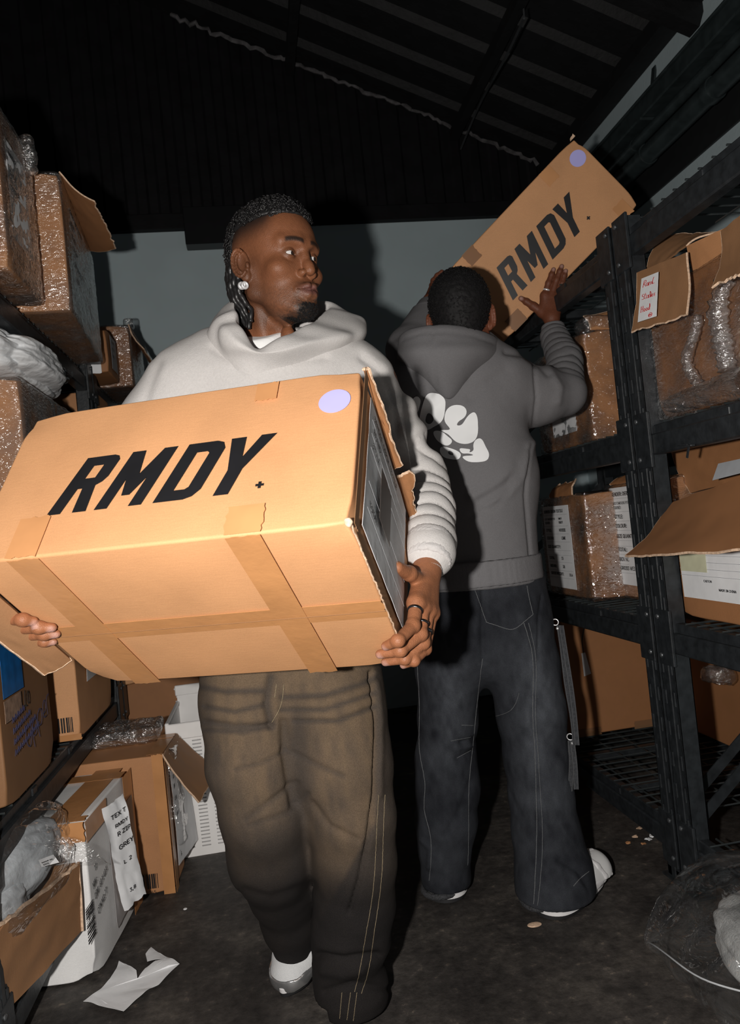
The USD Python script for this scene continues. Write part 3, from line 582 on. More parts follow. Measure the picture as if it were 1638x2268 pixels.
paper_on(C, '+x', .12, .15, .2, .22, m=PAPER, curl={3: .01, 2: .02}); tape_on(C, '-y', C.dims[0]-.07, 0, C.dims[0], .018, TAPE)
C = carton('carton', 'small tan carton end on the left lower shelf just under the held box', (-1.0, 3.19, .52), (-.53, 3.6, .76), CARD, seed=33)
C = carton('carton', 'dark brown carton with white scuffs standing behind the white plastic crate', (-.62, 3.25, .02), (-.30, 3.7, .52), CARD3, seed=34)
print_on(C, '-y', unary_union([sg.Point(x, y).buffer(.004) for x, y in np.random.default_rng(2).random((26, 2))*np.array([.05, .09])]), .2, .37, PAPER, name='scuffs')
# --- on the floor at the left
wa, wb_, wc = at(108, 2190, z=0), at(219, 2178, z=0), at(313, 1995, z=0)
uu = wb_-wa; uu /= np.linalg.norm(uu); vv = np.array([-uu[1], uu[0], 0])
u2 = wc-wb_; u2 /= np.linalg.norm(u2); vv = u2; uu = np.array([vv[1], -vv[0], 0])
Lw = .42; Wd = .22; hw = .405
C = carton('white_carton', 'white carton sealed with brown tape standing on the floor, torn label hanging at its side', None, None, CARDW, M=np.stack([uu, vv, (0, 0, 1)], 1), c=wb_-uu*Wd/2+vv*Lw/2+np.array([0, 0, hw/2]), dims=(Wd, Lw, hw), seed=41, amp=.0035, crush=.012, n=16)
Wd, Lw, hw = C.dims
tape_on(C, '+z', 0, .0, Wd, .035); tape_on(C, '+z', .12, 0, .20, Lw); tape_on(C, '+z', 0, Lw-.10, Wd, Lw-.04)
tape_on(C, '-y', 0, hw-.05, Wd, hw); tape_on(C, '+x', 0, hw-.055, .17, hw-.002); tape_on(C, '+x', Lw-.09, .0, Lw-.0, hw, lift=.0016)
tape_on(C, '+x', Lw-.26, .05, Lw-.02, .33, plain('grey_label_patch', (.42, .40, .40), .6), lift=.0022, name='label_patch')
tx = [('NW :', 0, .075, .017), ('12', .05, .105, .014), ('DIM : 60 X 40 X', 0, .045, .017), ('CTN NO: 77', 0, .0, .017)]
tb = text_block(tx); tb.vertices[:, 0] *= .62; o, u, v, n, *_ = C.face('+x'); obj('stencil_print', on_plane(tb, o+u*.03+v*.155+n*.0045, u+.25*v, v-.25*u), INK, C.t)
barcode_on(C, '+x', .0, .125, .085, .055, seed=7, vertical=True, lift=.0045); barcode_on(C, '-y', Wd-.085, .125, .085, .083, seed=7, digits='012773', lift=.0045, vertical=True)
lab = [C.pt('+x', .09, hw-.005, .018), C.pt('+x', .15, hw+.008, .060), C.pt('+x', .25, .095, .065), C.pt('+x', .20, .075, .015)]
lp = obj('torn_label', sheet(lab[0], lab[1], lab[2], lab[3], th=.0008, nu=8, nv=24, amp=.008, seed=4, ragged=.02), PAPER, C.t, smooth=60, label='torn white label peeling off')
tb = text_block([('TEX T', -.028, .130, .013), ('RMDY', -.018, .100, .011), ('R ZIP', -.014, .072, .013), ('GREY', -.014, .030, .014), ('L  2', -.004, -.02, .012), ('3,8', .004, -.115, .011)])
lu, lv = lab[1]-lab[0], (lab[0]-lab[3]); lu /= np.linalg.norm(lu); lv -= lu*np.dot(lu, lv); lv /= np.linalg.norm(lv); ln = np.cross(lu, lv)
obj('lettering', on_plane(tb, (lab[0]+lab[1]+lab[2]+lab[3])/4-lu*.012+ln*.012, lu, lv), INK, lp)
# brown carton with the flap
ka, kb2, kc = at(315, 1985, z=0), at(395, 1972, z=0), at(430, 1900, z=0)
C = carton('brown_carton', 'tall brown carton with lid flap hanging open, between white carton and white crate', (-.665, 2.425, 0), (-.352, 2.655, .43), CARD2, rot=-4, seed=42, amp=.003)
Wk, Lk, hk = C.dims
tape_on(C, '+z', Wk-.05, 0, Wk, Lk); tape_on(C, '+z', 0, Lk-.05, Wk, Lk, lift=.0016); tape_on(C, '-y', Wk-.035, .0, Wk, hk); tape_on(C, '+x', 0, 0, .04, hk)
barcode_on(C, '-y', Wk-.145, .022, .095, .045, seed=9, digits='0829045')
print_on(C, '-y', unary_union([sg.Point(0, 0).buffer(.030, 24).difference(sg.Point(0, 0).buffer(.021, 24)), sg.box(.022, -.03, .031, .052), sg.box(-.025, -.004, .025, .004)]), Wk-.195, .20, name='logo_print')
flap(C, [C.pt('+x', .0, hk, .0), C.pt('+x', Lk, hk, .0), at(478, 1702, y=2.62), at(441, 1778, y=2.40)], CARD4, seed=43, ragged=.03, name='lid_flap', bulge=.006)
paper_on(C, '+x', .05, .06, .19, .30, [('CUSTOMER', .01, .27, .012), ('BRAND', .01, .24, .012), ('COLOUR', .01, .20, .012), ('QUANTITY', .01, .15, .012), ('12', .11, .10, .012), ('NO', .06, .07, .012), ('GROSS', .02, .02, .013)], [(.01, .18, y) for y in np.linspace(.04, .27, 8)], curl={1: .03, 2: .015}, lift=.008, amp=.003)
fb = rbox((.22, .18, .05), .02, 16, .014, 26, 11); fb.apply_translation((-.50, 2.66, .452)); obj('film_bunch', fb, FILM2, C.t, smooth=True)
fb = rbox((.04, .20, .30), .015, 14, .012, 26, 12); fb.apply_translation((-.350, 2.56, .27)); obj('side_film', fb, CLEARBAG, C.t, smooth=True)
# white perforated crate
cr = thing('plastic_crate', 'white perforated plastic laundry crate standing on the floor behind the brown carton', 'crate', (-.19, 2.85, 0))
x0, x1, y0, y1, hz = -.375, -.03, 2.665, 3.02, .505
from itertools import product
holes = []
for k in range(6):
    xa = x0+.026+k*.054
    for z in np.arange(.03, .40, .0125):
        holes.append(sg.box(xa, z, xa+.030, z+.0042))
front = sg.box(x0, 0, x1, hz-.055).difference(unary_union(holes))
def panel(poly, th, O, U, V): return on_plane(extrude(poly, th), O, U, V)
obj('front_panel', panel(front, .004, np.array([0, y0+.002, 0]), (1, 0, 0), (0, 0, 1)), PLASTIC, cr)
obj('inside_shade_sheet', box((x0+.004, y0+.012, 0), (x1-.004, y0+.014, hz-.06)), plain('crate_inside_shade', (.45, .44, .44), .6), cr)  # grey sheet added behind the slots, inside shade put in its colour
obj('side_panel', box((x0, y0, 0), (x0+.004, y1, hz-.055)), PLASTIC, cr); obj('side_panel', box((x1-.004, y0, 0), (x1, y1, hz-.055)), PLASTIC, cr)
obj('back_panel', box((x0, y1-.004, 0), (x1, y1, hz), .001), PLASTIC, cr)
obj('rim', cat(box((x0-.006, y0-.008, hz-.10), (x1+.006, y0+.003, hz-.045), .003), box((x0-.006, y0-.008, hz-.05), (x0+.008, y1+.004, hz-.04), .003), box((x1-.008, y0-.008, hz-.05), (x1+.006, y1+.004, hz-.04), .003), box((x0-.006, y1-.006, hz-.02), (x1+.006, y1+.006, hz+.02), .003)), PLASTIC, cr)
obj('bottom', box((x0, y0, 0), (x1, y1, .006)), PLASTIC, cr)
# open carton with bagged knitwear at the lower left
na, nb = at(20, 2230, z=.155), at(178, 2062, z=.155); vv = nb-na; Ln = np.linalg.norm(vv); vv /= Ln; uu = np.array([vv[1], -vv[0], 0])
t = thing('open_carton', 'torn open brown carton overflowing with bagged knitwear at the lower left corner', 'box', nb-uu*.15-vv*.2)
def npt(a, b, z): return nb+uu*a+vv*b+np.array([0, 0, z])
obj('side_panel', sheet(npt(0, -.52, 0), npt(0, 0, 0), npt(.012, 0, .165), npt(.03, -.52, .20), th=.006, nu=24, nv=8, amp=.006, ragged=.10, seed=51), CARD4, t, smooth=40)
obj('end_panel', sheet(npt(0, 0, 0), npt(-.34, 0, 0), npt(-.34, 0, .15), npt(0, 0.005, .16), th=.006, nu=12, nv=6, amp=.004, ragged=.1, seed=52), CARD4, t, smooth=40)
obj('back_panel', sheet(npt(-.34, -.52, 0), npt(-.34, 0, 0), npt(-.34, 0, .16), npt(-.34, -.52, .16), th=.006), CARD4, t); obj('bottom', sheet(npt(0, -.52, .004), npt(0, 0, .004), npt(-.34, 0, .004), npt(-.34, -.52, .004), th=.005), CARD4, t)
ed = np.array([npt(.012+.018*s_, -.52*s_, .165+.035*s_) for s_ in np.linspace(0, 1, 30)])+np.random.default_rng(5).normal(0, .0015, (30, 3)); obj('raw_edge', tube(np.vstack([npt(.004, .002, 0), npt(.008, .002, .08), ed]), .0045, 5), EDGE, t)
pn = npt(-.12, -.22, .15)
hg = thing('bagged_hoodie', 'folded pale grey knit garment in a clear bag on top of the lower left carton', 'clothing', npt(-.14, -.16, .10))
kn = lumpy(npt(-.15, -.17, .215), (.13, .24, .095), 12, .10, 2.0, 5, .05, np.stack([uu, vv, (0, 0, 1)], 1)); obj('knit', kn, KNIT, hg, smooth=True)
obj('knit', lumpy(npt(-.13, -.30, .17), (.13, .20, .09), 15, .12, 2.0, 5, .06, np.stack([uu, vv, (0, 0, 1)], 1)), KNIT, hg, smooth=True)
obj('clear_bag', lumpy(npt(-.145, -.20, .20), (.165, .31, .135), 18, .12, 2.4, 5, .05, np.stack([uu, vv, (0, 0, 1)], 1)), CLEARBAG, hg, smooth=True)
tbm = meshkit.text_mesh('RMMR', .016, .0005, bold=True)
lb_ = [at(85, 1905, y=1.80), at(118, 1893, y=1.82), at(131, 1910, y=1.80), at(92, 1920, y=1.78)]
lb = obj('bag_label', sheet(*lb_, th=.0006, nu=4, nv=4), PAPER, hg)
tb = text_block([('MADE IN', .002, .010, .004), ('SIZE', .002, .002, .004)]); obj('lettering', on_plane(tb, lb_[3]+np.array([.004, -.004, .002]), lb_[1]-lb_[0], np.cross(np.cross(lb_[1]-lb_[0], lb_[0]-lb_[3]), lb_[1]-lb_[0])), INK, lb)
strip = [at(95, 1870, y=1.84), at(150, 1880, y=1.86), at(200, 1895, y=1.87), at(245, 1915, y=1.90)]
u, v = np.meshgrid(np.linspace(0, 1, 30), np.linspace(-1, 1, 10), indexing='ij'); S = spline(strip, 30)
G = S[:, None]+np.array([0, 0, 1])*((.030*np.sin(np.pi*np.clip(u*1.05+.02, 0, 1)))*v)[..., None]; G[..., 1] += .012*(meshkit.fbm(np.stack([u*8, v*2, u*0], -1), 3, 4)-.5)
i, j = np.meshgrid(np.arange(29), np.arange(9), indexing='ij'); qq = (i*10+j).ravel()
obj('bag_tail', (G.reshape(-1, 3), np.stack([qq, qq+10, qq+11, qq+1], 1)), FILM2, hg, smooth=True)
# paper on the floor, clear bag at the right, scraps
out = [(185, 2226), (275, 2251), (333, 2196), (352, 2186), (398, 2142), (378, 2132), (335, 2104), (323, 2122), (327, 2141), (345, 2136), (374, 2134), (345, 2140), (322, 2155), (305, 2175), (303, 2160), (280, 2142), (264, 2136), (258, 2155), (245, 2178), (225, 2198)]
pg = sg.Polygon([at(*p, z=0)[:2] for p in out]).buffer(0)
pm = trimesh.creation.extrude_polygon(pg.segmentize(.03), .0006, engine='earcut'); pm = pm.subdivide().subdivide()
pm.vertices[:, 2] += .002+.016*np.maximum(meshkit.fbm(np.c_[pm.vertices[:, :2]*9, pm.vertices[:, 0]*0], 3, 5)-.42, 0)*2
po = obj('paper_sheet', pm, PAPER, None, smooth=30); meta(po, label='torn crumpled sheet of white paper lying on the dark floor', cat='paper')
rng = np.random.default_rng(8)
for k, p in enumerate([(1436, 1858), (1424, 1868), (1405, 1852), (1448, 1850), (1390, 1866), (1416, 1834)]):
    c = at(*p, z=.006); s_ = trimesh.creation.icosphere(1, .007+.008*rng.random()); s_.vertices *= rng.uniform(.3, 1.2, (len(s_.vertices), 1))*np.array([1.3, 1, .4]); s_.apply_translation(c)
    o_ = obj('paper_scrap', s_, [PAPER, CARD2, EDGE][k % 3]); kd = ['white paper', 'brown card', 'pale card'][k % 3]; meta(o_, label=f'tiny torn {kd} scrap on the floor in front of the right rack', cat='scrap', group=f'{kd} scraps by the right rack')
c = at(410, 2013, z=.004); s_ = trimesh.creation.icosphere(1, .006); s_.apply_transform(np.diag([1, 1, .4, 1])); s_.apply_translation(c); meta(obj('paper_scrap', s_, PAPER), label='single white speck of paper on the floor near the brown carton', cat='scrap')
c = at(1183, 2048, z=.003); s_ = trimesh.creation.icosphere(2, .012); s_.apply_transform(np.diag([1.6, 1, .25, 1])); s_.apply_translation(c); meta(obj('floor_crumb', s_, EDGE), label='pale flattened crumb on the floor just below the dark jeans hem', cat='scrap')
bg = thing('clear_bag', 'clear plastic bag holding a pale grey garment on the floor at the lower right corner', 'bag', (.98, 1.40, 0))
obj('garment', lumpy((1.03, 1.34, .105), (.16, .26, .090), 21, .10, 1.8, 5, .03), plain('grey_garment', (.46, .47, .47), .85, var=.1, bump=.002, bscale=200), bg, smooth=True)
s_ = trimesh.creation.icosphere(5, 1.0); v = s_.vertices.copy(); cnr = at(1432, 2090, z=.06)
v2 = np.sign(v)*np.abs(v)**.7*np.array([.23, .33, .115]); v2[:, :2] *= (1+.10*(meshkit.fbm(v*3, 3, 4)-.5))[:, None]
ctr = np.array([1.0, 1.38, .118]); dirn = (cnr-ctr)/np.linalg.norm(cnr-ctr); al = np.clip((v @ dirn-.45)/.55, 0, 1)**1.6
P_ = ctr+v2; P_ = P_*(1-al[:, None])+cnr*al[:, None]; P_ += v*(.010*np.sin(P_[:, 1]*70+6*meshkit.noise(P_*9, 2)))[:, None]; P_[:, 2] = np.maximum(P_[:, 2], .003); s_.vertices = P_
obj('bag_skin', s_, CLEARBAG, bg, smooth=True)
seam = [cnr, at(1490, 2125, y=1.30), at(1560, 2170, y=1.20), at(1660, 2200, y=1.12)]
obj('seam', tube(spline(seam, 30), .0016, 6), plain('milky_seam', (.42, .44, .46), .25), bg)
# ------------------------------------------------------------------ the two printed cartons
def held_box(name, label, M, c, dims, seed):
    M = np.asarray(M, float); q_, r_ = np.linalg.qr(M); M = q_*np.sign(np.diag(r_))
    C = carton(name, label, None, None, CARD, M=M, c=c, dims=dims, seed=seed, amp=.0011, crush=.006, n=20, r=.005)
    rmdy_front(C); return C
MA = [[.9374, .2746, .2143], [-.3484, .7358, .5808], [.0018, -.6191, .7853]]
NEAR = held_box('printed_carton', 'bright brown carton held by the man in the pale hoodie', MA, (-.0674, 1.337, 1.0723), (.60, .4123, .3171), 61)
C = NEAR; L, Dp, Hh = C.dims
tape_on(C, '-z', 0, Dp*.47-.024, L, Dp*.47+.024); 
for a in (.075, .42): tape_on(C, '-z', a, 0, a+.052, Dp, lift=.0016)
tape_on(C, '-y', .072, 0, .124, .075, TAPEF); tape_on(C, '-y', .418, 0, .474, .050, TAPEF)
tape_on(C, '-y', .425, Hh-.050, .462, Hh-.011, TAPEF)
tape_on(C, '-z', .0, Dp*.47-.0008, L, Dp*.47+.0002, CARD4, lift=.0026, name='lid_seam', rag=.001)
tape_on(C, '+x', 0, .0, .02, Hh, CARD4, name='corner_fold')
paper_on(C, '+x', .050, .035, .30, .262, [('SENDER: DERIN TEXTILE', .02, .23, .011), ('BRAND:', .02, .20, .011), ('STYLE:', .02, .17, .011), ('TOTAL:', .02, .05, .011)], [(.01, .29, y) for y in (.22, .19, .16, .09, .04)], lift=.003)
tape_on(C, '+x', .115, .095, .19, .20, plain('dark_label_window', (.06, .05, .045), .4), lift=.0062, name='dark_patch')
fa = [C.pt('+x', Dp, Hh, 0), C.pt('+x', Dp, Hh*.52, 0), C.pt('+x', Dp+.012, Hh*.54, .075), C.pt('+x', Dp+.01, Hh-.01, .060)]
flap(C, [C.pt('+x', .004, Hh-.002, 0), C.pt('+x', Dp*.60, Hh-.001, 0), C.pt('+x', Dp*.60, Hh+.006, .016), C.pt('+x', .006, Hh+.001, .008)], CARD3, seed=62, ragged=.5, name='torn_lip', bulge=.001, th=.005)
flap(C, [C.pt('+x', Dp*.66, Hh-.001, 0), C.pt('+x', Dp*1.0, Hh-.001, 0), C.pt('+x', Dp*1.0, Hh+.004, .014), C.pt('+x', Dp*.66, Hh+.010, .026)], CARD3, seed=63, ragged=.5, name='torn_lip', bulge=.001, th=.005)
hp, hs_ = C.pt('-x', Dp*.26, 0, 0), C.pt('-x', Dp, 0, 0); oe = at(97, 1490, y=hp[1]-.01)
flap(C, [hp, hs_, hs_+(oe-hp)*1.15, oe], CARD4, th=.009, seed=64, ragged=.04, name='end_flap', bulge=.004)
ed = [C.pt('-z', L, 0.0, .0), C.pt('-z', L+.002, .1, .001), C.pt('-z', L+.001, .25, .001), C.pt('-z', L, Dp, 0)]
ed = spline(ed, 60)+np.random.default_rng(9).normal(0, .0005, (60, 3)); obj('worn_edge', tube(ed, .0013, 6), EDGE, C.t)
for q_ in (C.pt('-y', L-.003, .002, .0), C.pt('-z', L-.002, Dp-.004 if False else .004, 0)):
    s_ = trimesh.creation.icosphere(2, .0065); s_.vertices *= (.6+.8*meshkit.noise(s_.vertices*160, 4))[:, None]; s_.apply_translation(q_); obj('torn_corner', s_, EDGE, C.t, smooth=True)
MF = [[.724, .245, -.645], [-.302, .953, .024], [.62, .178, .764]]
MFq = np.array(MF); tf = np.array([1.024, 2.36, 1.961])
FARB = held_box('printed_carton', 'brown carton being lifted onto the rack by the man in the dark grey hoodie', MFq, tf+MFq[:, 1]*.20, (.62, .40, .31), 65)
C = FARB; L, Dp, Hh = C.dims
tape_on(C, '-y', .455, Hh-.055, .500, Hh-.004, TAPEF); tape_on(C, '-y', .545, .0, .59, .055, TAPEF); tape_on(C, '-y', .05, .0, .11, .05, TAPEC); tape_on(C, '-y', .10, Hh-.05, .15, Hh, TAPEC)
obj('torn_corner', sheet(C.pt('-y', L, Hh-.002, -.002), C.pt('-y', L-.022, Hh-.002, -.002), C.pt('-y', L-.016, Hh+.005, -.006), C.pt('-y', L, Hh+.009, -.004), th=.003, nu=6, nv=4, ragged=.3, seed=5), EDGE, C.t)
#PEOPLE
# ------------------------------------------------------------------ sculpting: signed distances, meshed by surface nets
class Clay:
    def __init__(s, lo, hi, h):
        s.h = h; s.lo = np.asarray(lo, float); n = np.ceil((np.asarray(hi)-lo)/h).astype(int)+1
        s.ax = [(s.lo[k]+h*np.arange(n[k])).astype(np.float32) for k in range(3)]; s.d = np.full(n, .5, np.float32)
    def sl(s, lo, hi):
        return tuple(slice(int(np.clip(np.floor((lo[k]-s.lo[k])/s.h), 0, s.d.shape[k])), int(np.clip(np.ceil((hi[k]-s.lo[k])/s.h)+1, 0, s.d.shape[k]))) for k in range(3))
    def grid(s, q): return s.ax[0][q[0]][:, None, None], s.ax[1][q[1]][None, :, None], s.ax[2][q[2]][None, None, :]
    def put(s, q, e, k, op):
        if e.size == 0: return
        d = s.d[q]
        if op == 'cut': e = -e; t = np.clip(.5-.5*(e-d)/k*1.0, 0, 1) if k > 0 else None; s.d[q] = np.maximum(d, e) if k <= 0 else e*(1-t)+d*t+k*t*(1-t)
        else:
            if k <= 0: s.d[q] = np.minimum(d, e)
            else: t = np.clip(.5+.5*(e-d)/k, 0, 1); s.d[q] = e*(1-t)+d*t-k*t*(1-t)
        return s
    def cone(s, a, b, ra, rb, k=.02, op='add', sq=None):
        a, b = np.asarray(a, float), np.asarray(b, float); m = max(ra, rb)+max(k, 0)+4*s.h
        q = s.sl(np.minimum(a, b)-m, np.maximum(a, b)+m); X, Y, Z = s.grid(q)
        ab = b-a; L2 = float(ab @ ab)+1e-12
        t = np.clip(((X-a[0])*ab[0]+(Y-a[1])*ab[1]+(Z-a[2])*ab[2])/L2, 0, 1)
        e = np.sqrt((X-a[0]-t*ab[0])**2+(Y-a[1]-t*ab[1])**2+(Z-a[2]-t*ab[2])**2)-(ra+(rb-ra)*t)
        s.put(q, e, k, op); return s
    def chain(s, P, r, k=.02, op='add'):
        for i in range(len(P)-1): s.cone(P[i], P[i+1], r[i], r[i+1], k, op)
        return s
    def ell(s, c, r, M=None, k=.02, op='add'):
        c, r = np.asarray(c, float), np.broadcast_to(np.asarray(r, float), (3,)); m = r.max()+max(k, 0)+4*s.h
        q = s.sl(c-m, c+m); X, Y, Z = s.grid(q); X, Y, Z = X-c[0], Y-c[1], Z-c[2]
        if M is not None:
            M = np.asarray(M); X, Y, Z = [X*M[0, i]+Y*M[1, i]+Z*M[2, i] for i in range(3)]
        k0 = np.sqrt((X/r[0])**2+(Y/r[1])**2+(Z/r[2])**2); k1 = np.sqrt((X/r[0]**2)**2+(Y/r[1]**2)**2+(Z/r[2]**2)**2)
        s.put(q, (k0*(k0-1)/(k1+1e-9)).astype(np.float32), k, op); return s
    def plane(s, p, n, k=.004):
        """keep the side n points away from"""
        n = np.asarray(n, float)/np.linalg.norm(n); X, Y, Z = s.grid((slice(None),)*3)
        e = (X-p[0])*n[0]+(Y-p[1])*n[1]+(Z-p[2])*n[2]; s.put((slice(None),)*3, (-e).astype(np.float32), k, 'cut'); return s
    def mesh(s, smooth=0):
        d = s.d; S = d < 0; c = [d[i:d.shape[0]-1+i, j:d.shape[1]-1+j, k:d.shape[2]-1+k] for i in (0, 1) for j in (0, 1) for k in (0, 1)]
        cnt = sum((x < 0).astype(np.int8) for x in c); I = np.argwhere((cnt > 0) & (cnt < 8)); 
        V8 = np.stack([x[I[:, 0], I[:, 1], I[:, 2]] for x in c], 1); off = np.array([(i, j, k) for i in (0, 1) for j in (0, 1) for k in (0, 1)], float)
        acc, num = np.zeros((len(I), 3)), np.zeros(len(I))
        for a in range(8):
            for b in range(a+1, 8):
                if np.abs(off[a]-off[b]).sum() != 1: continue
                va, vb = V8[:, a], V8[:, b]; m = (va < 0) != (vb < 0); t = np.where(m, va/np.where(m, va-vb, 1), 0)
                acc += np.where(m[:, None], off[a]+(off[b]-off[a])*t[:, None], 0); num += m
        V = s.lo+s.h*(I+acc/num[:, None]); vid = np.full(cnt.shape, -1, np.int64); vid[I[:, 0], I[:, 1], I[:, 2]] = np.arange(len(I)); out = []
        for ax in range(3):
            u, w = [(1, 2), (2, 0), (0, 1)][ax]; n = d.shape[ax]
            A, B = np.take(S, np.arange(n-1), ax), np.take(S, np.arange(1, n), ax); E = np.argwhere(A != B)
            E = E[(E[:, u] > 0) & (E[:, w] > 0) & (E[:, u] < d.shape[u]-1) & (E[:, w] < d.shape[w]-1)]
            ids = []
            for du, dw in ((-1, -1), (0, -1), (0, 0), (-1, 0)):
                p = E.copy(); p[:, u] += du; p[:, w] += dw; ids.append(vid[p[:, 0], p[:, 1], p[:, 2]])
            Q = np.stack(ids, 1); fl_ = ~A[E[:, 0], E[:, 1], E[:, 2]]; Q[fl_] = Q[fl_][:, ::-1]; Q = Q[(Q >= 0).all(1)]; out.append(Q)
        Q = np.vstack(out); m = trimesh.Trimesh(V, np.vstack([Q[:, [0, 1, 2]], Q[:, [0, 2, 3]]]), process=False)
        return soften(m, smooth)
    def solid(s, smooth=0):
        """marching tetrahedra: always a closed manifold, for skins that are fused"""
        d = s.d.copy(); d[np.abs(d) < 1e-6] = 1e-6; n = np.array(d.shape); st = np.array([n[1]*n[2], n[2], 1])
        S = d < 0; cnt = sum(S[i:n[0]-1+i, j:n[1]-1+j, k:n[2]-1+k].astype(np.int8) for i in (0, 1) for j in (0, 1) for k in (0, 1)); I = np.argwhere((cnt > 0) & (cnt < 8))
        b = I @ st; cor = {(i, j, k): b+np.dot((i, j, k), st) for i in (0, 1) for j in (0, 1) for k in (0, 1)}; df = d.ravel(); T = []
        for p in ((0, 1, 2), (0, 2, 1), (1, 0, 2), (1, 2, 0), (2, 0, 1), (2, 1, 0)):
            q = [(0, 0, 0)]; v = [0, 0, 0]
            for a in p: v[a] = 1; q.append(tuple(v))
            t = np.stack([cor[x] for x in q], 1)
            if np.linalg.det(np.array([np.subtract(q[i], q[0]) for i in (1, 2, 3)])) < 0: t = t[:, [0, 2, 1, 3]]
            T.append(t)
        T = np.vstack(T); sg = df[T] < 0; code = sg @ np.array([1, 2, 4, 8]); E = []
        ref = np.array([(0, 0, 0), (1, 0, 0), (0, 1, 0), (0, 0, 1)], float)
        def tri(cd, *e):
            t = T[code == cd]
            if not len(t): return
            neg = [k for k in range(4) if cd >> k & 1]; pos = [k for k in range(4) if k not in neg]; p = [(ref[a]+ref[b])/2 for a, b in e]
            if np.dot(np.cross(p[1]-p[0], p[2]-p[0]), ref[pos].mean(0)-ref[neg].mean(0)) < 0: e = e[::-1]
            E.append(np.stack([np.stack([np.minimum(t[:, a], t[:, b]), np.maximum(t[:, a], t[:, b])], 1) for a, b in e], 1))
        for k in range(4):
            o = [x for x in range(4) if x != k]
            for cd in (1 << k, 15-(1 << k)): tri(cd, (k, o[0]), (k, o[1]), (k, o[2]))
        for a, b_, c_, e_ in ((0, 1, 2, 3), (0, 2, 1, 3), (0, 3, 1, 2), (2, 3, 0, 1), (1, 3, 0, 2), (1, 2, 0, 3)):
            cd = (1 << a)+(1 << b_); tri(cd, (a, c_), (b_, c_), (b_, e_)); tri(cd, (a, c_), (b_, e_), (a, e_))
        E = np.vstack(E); key = E[..., 0]*np.int64(df.size)+E[..., 1]; u, inv = np.unique(key.ravel(), return_inverse=True)
        a, b_ = u//df.size, u % df.size; t = (df[a]/(df[a]-df[b_]))[:, None]; ij = lambda q: np.stack([q//st[0], q % st[0]//st[1], q % st[1]], 1).astype(float)
        m = trimesh.Trimesh(s.lo+s.h*(ij(a)*(1-t)+ij(b_)*t), inv.reshape(-1, 3), process=False)
        if m.volume < 0: m.invert()
        return soften(m, smooth)
def soften(m, k):
    if not k or not len(m.faces): return m
    from scipy.sparse import coo_matrix
    e = np.vstack([m.faces[:, [0, 1]], m.faces[:, [1, 2]], m.faces[:, [2, 0]]]); e = np.vstack([e, e[:, ::-1]]); N = len(m.vertices)
    A = coo_matrix((np.ones(len(e)), (e[:, 0], e[:, 1])), (N, N)).tocsr(); A.data[:] = 1; dg = np.maximum(np.asarray(A.sum(1)).ravel(), 1)[:, None]; V = m.vertices.copy()
    for _ in range(k):
        for f in (.55, -.52): V = V+f*((A @ V)/dg-V)
    m.vertices = V; return m
def normals(m): return meshkit.arrays(trimesh.Trimesh(m.vertices, m.faces, process=False), True)[2]
def push(m, amount): m.vertices = m.vertices+normals(m)*np.asarray(amount)[:, None]; return m
def fuse(*ms):
    """one continuous skin"""
    try:
        r = None
        for m in ms:
            q = manifold3d.Manifold(manifold3d.Mesh(np.asarray(m.vertices, np.float32), np.asarray(m.faces, np.uint32)))
            if q.is_empty(): raise ValueError(str(q.status()))
            r = q if r is None else r+q
        mm = r.to_mesh(); return trimesh.Trimesh(mm.vert_properties[:, :3], mm.tri_verts, process=False)
    except Exception as e:
        print('fuse:', e); return cat(list(ms))
def fb(P, f, seed=0, o=3): return meshkit.fbm(np.asarray(P)*f+seed*3.7, o, seed)-.5
def sm(a, b, x): t = np.clip((x-a)/(b-a), 0, 1); return t*t*(3-2*t)
def seen_hit(m, px):
    """points where the picture's rays first meet mesh m (for laying prints and seams on cloth)"""
    px = np.asarray(px, float); d = np.stack([(px[:, 0]-W/2)/F, (px[:, 1]-H/2)/F, np.ones(len(px))], 1) @ CR.T; d /= np.linalg.norm(d, axis=1, keepdims=True)
    o = np.broadcast_to(CAM, d.shape); loc, ir, it = m.ray.intersects_location(o, d, multiple_hits=False)
    P = np.full((len(px), 3), np.nan); N = np.zeros((len(px), 3)); P[ir] = loc; N[ir] = m.face_normals[it]; return P, N
def seam_on(m, px, r=.0016, n=60, lift=.0005, wob=0.0, seed=0):
    q = spline([(x, y, 0) for x, y in px], n)[:, :2]; P, N = seen_hit(m, q); ok = ~np.isnan(P[:, 0]); P, N = P[ok], N[ok]
    if wob: P = P+np.random.default_rng(seed).normal(0, wob, P.shape)
    P = P+N*lift
    # drop jumps onto another fold
    keep = np.r_[True, np.linalg.norm(np.diff(P, axis=0), axis=1) < .05]; return tube(P[keep], r, 5)

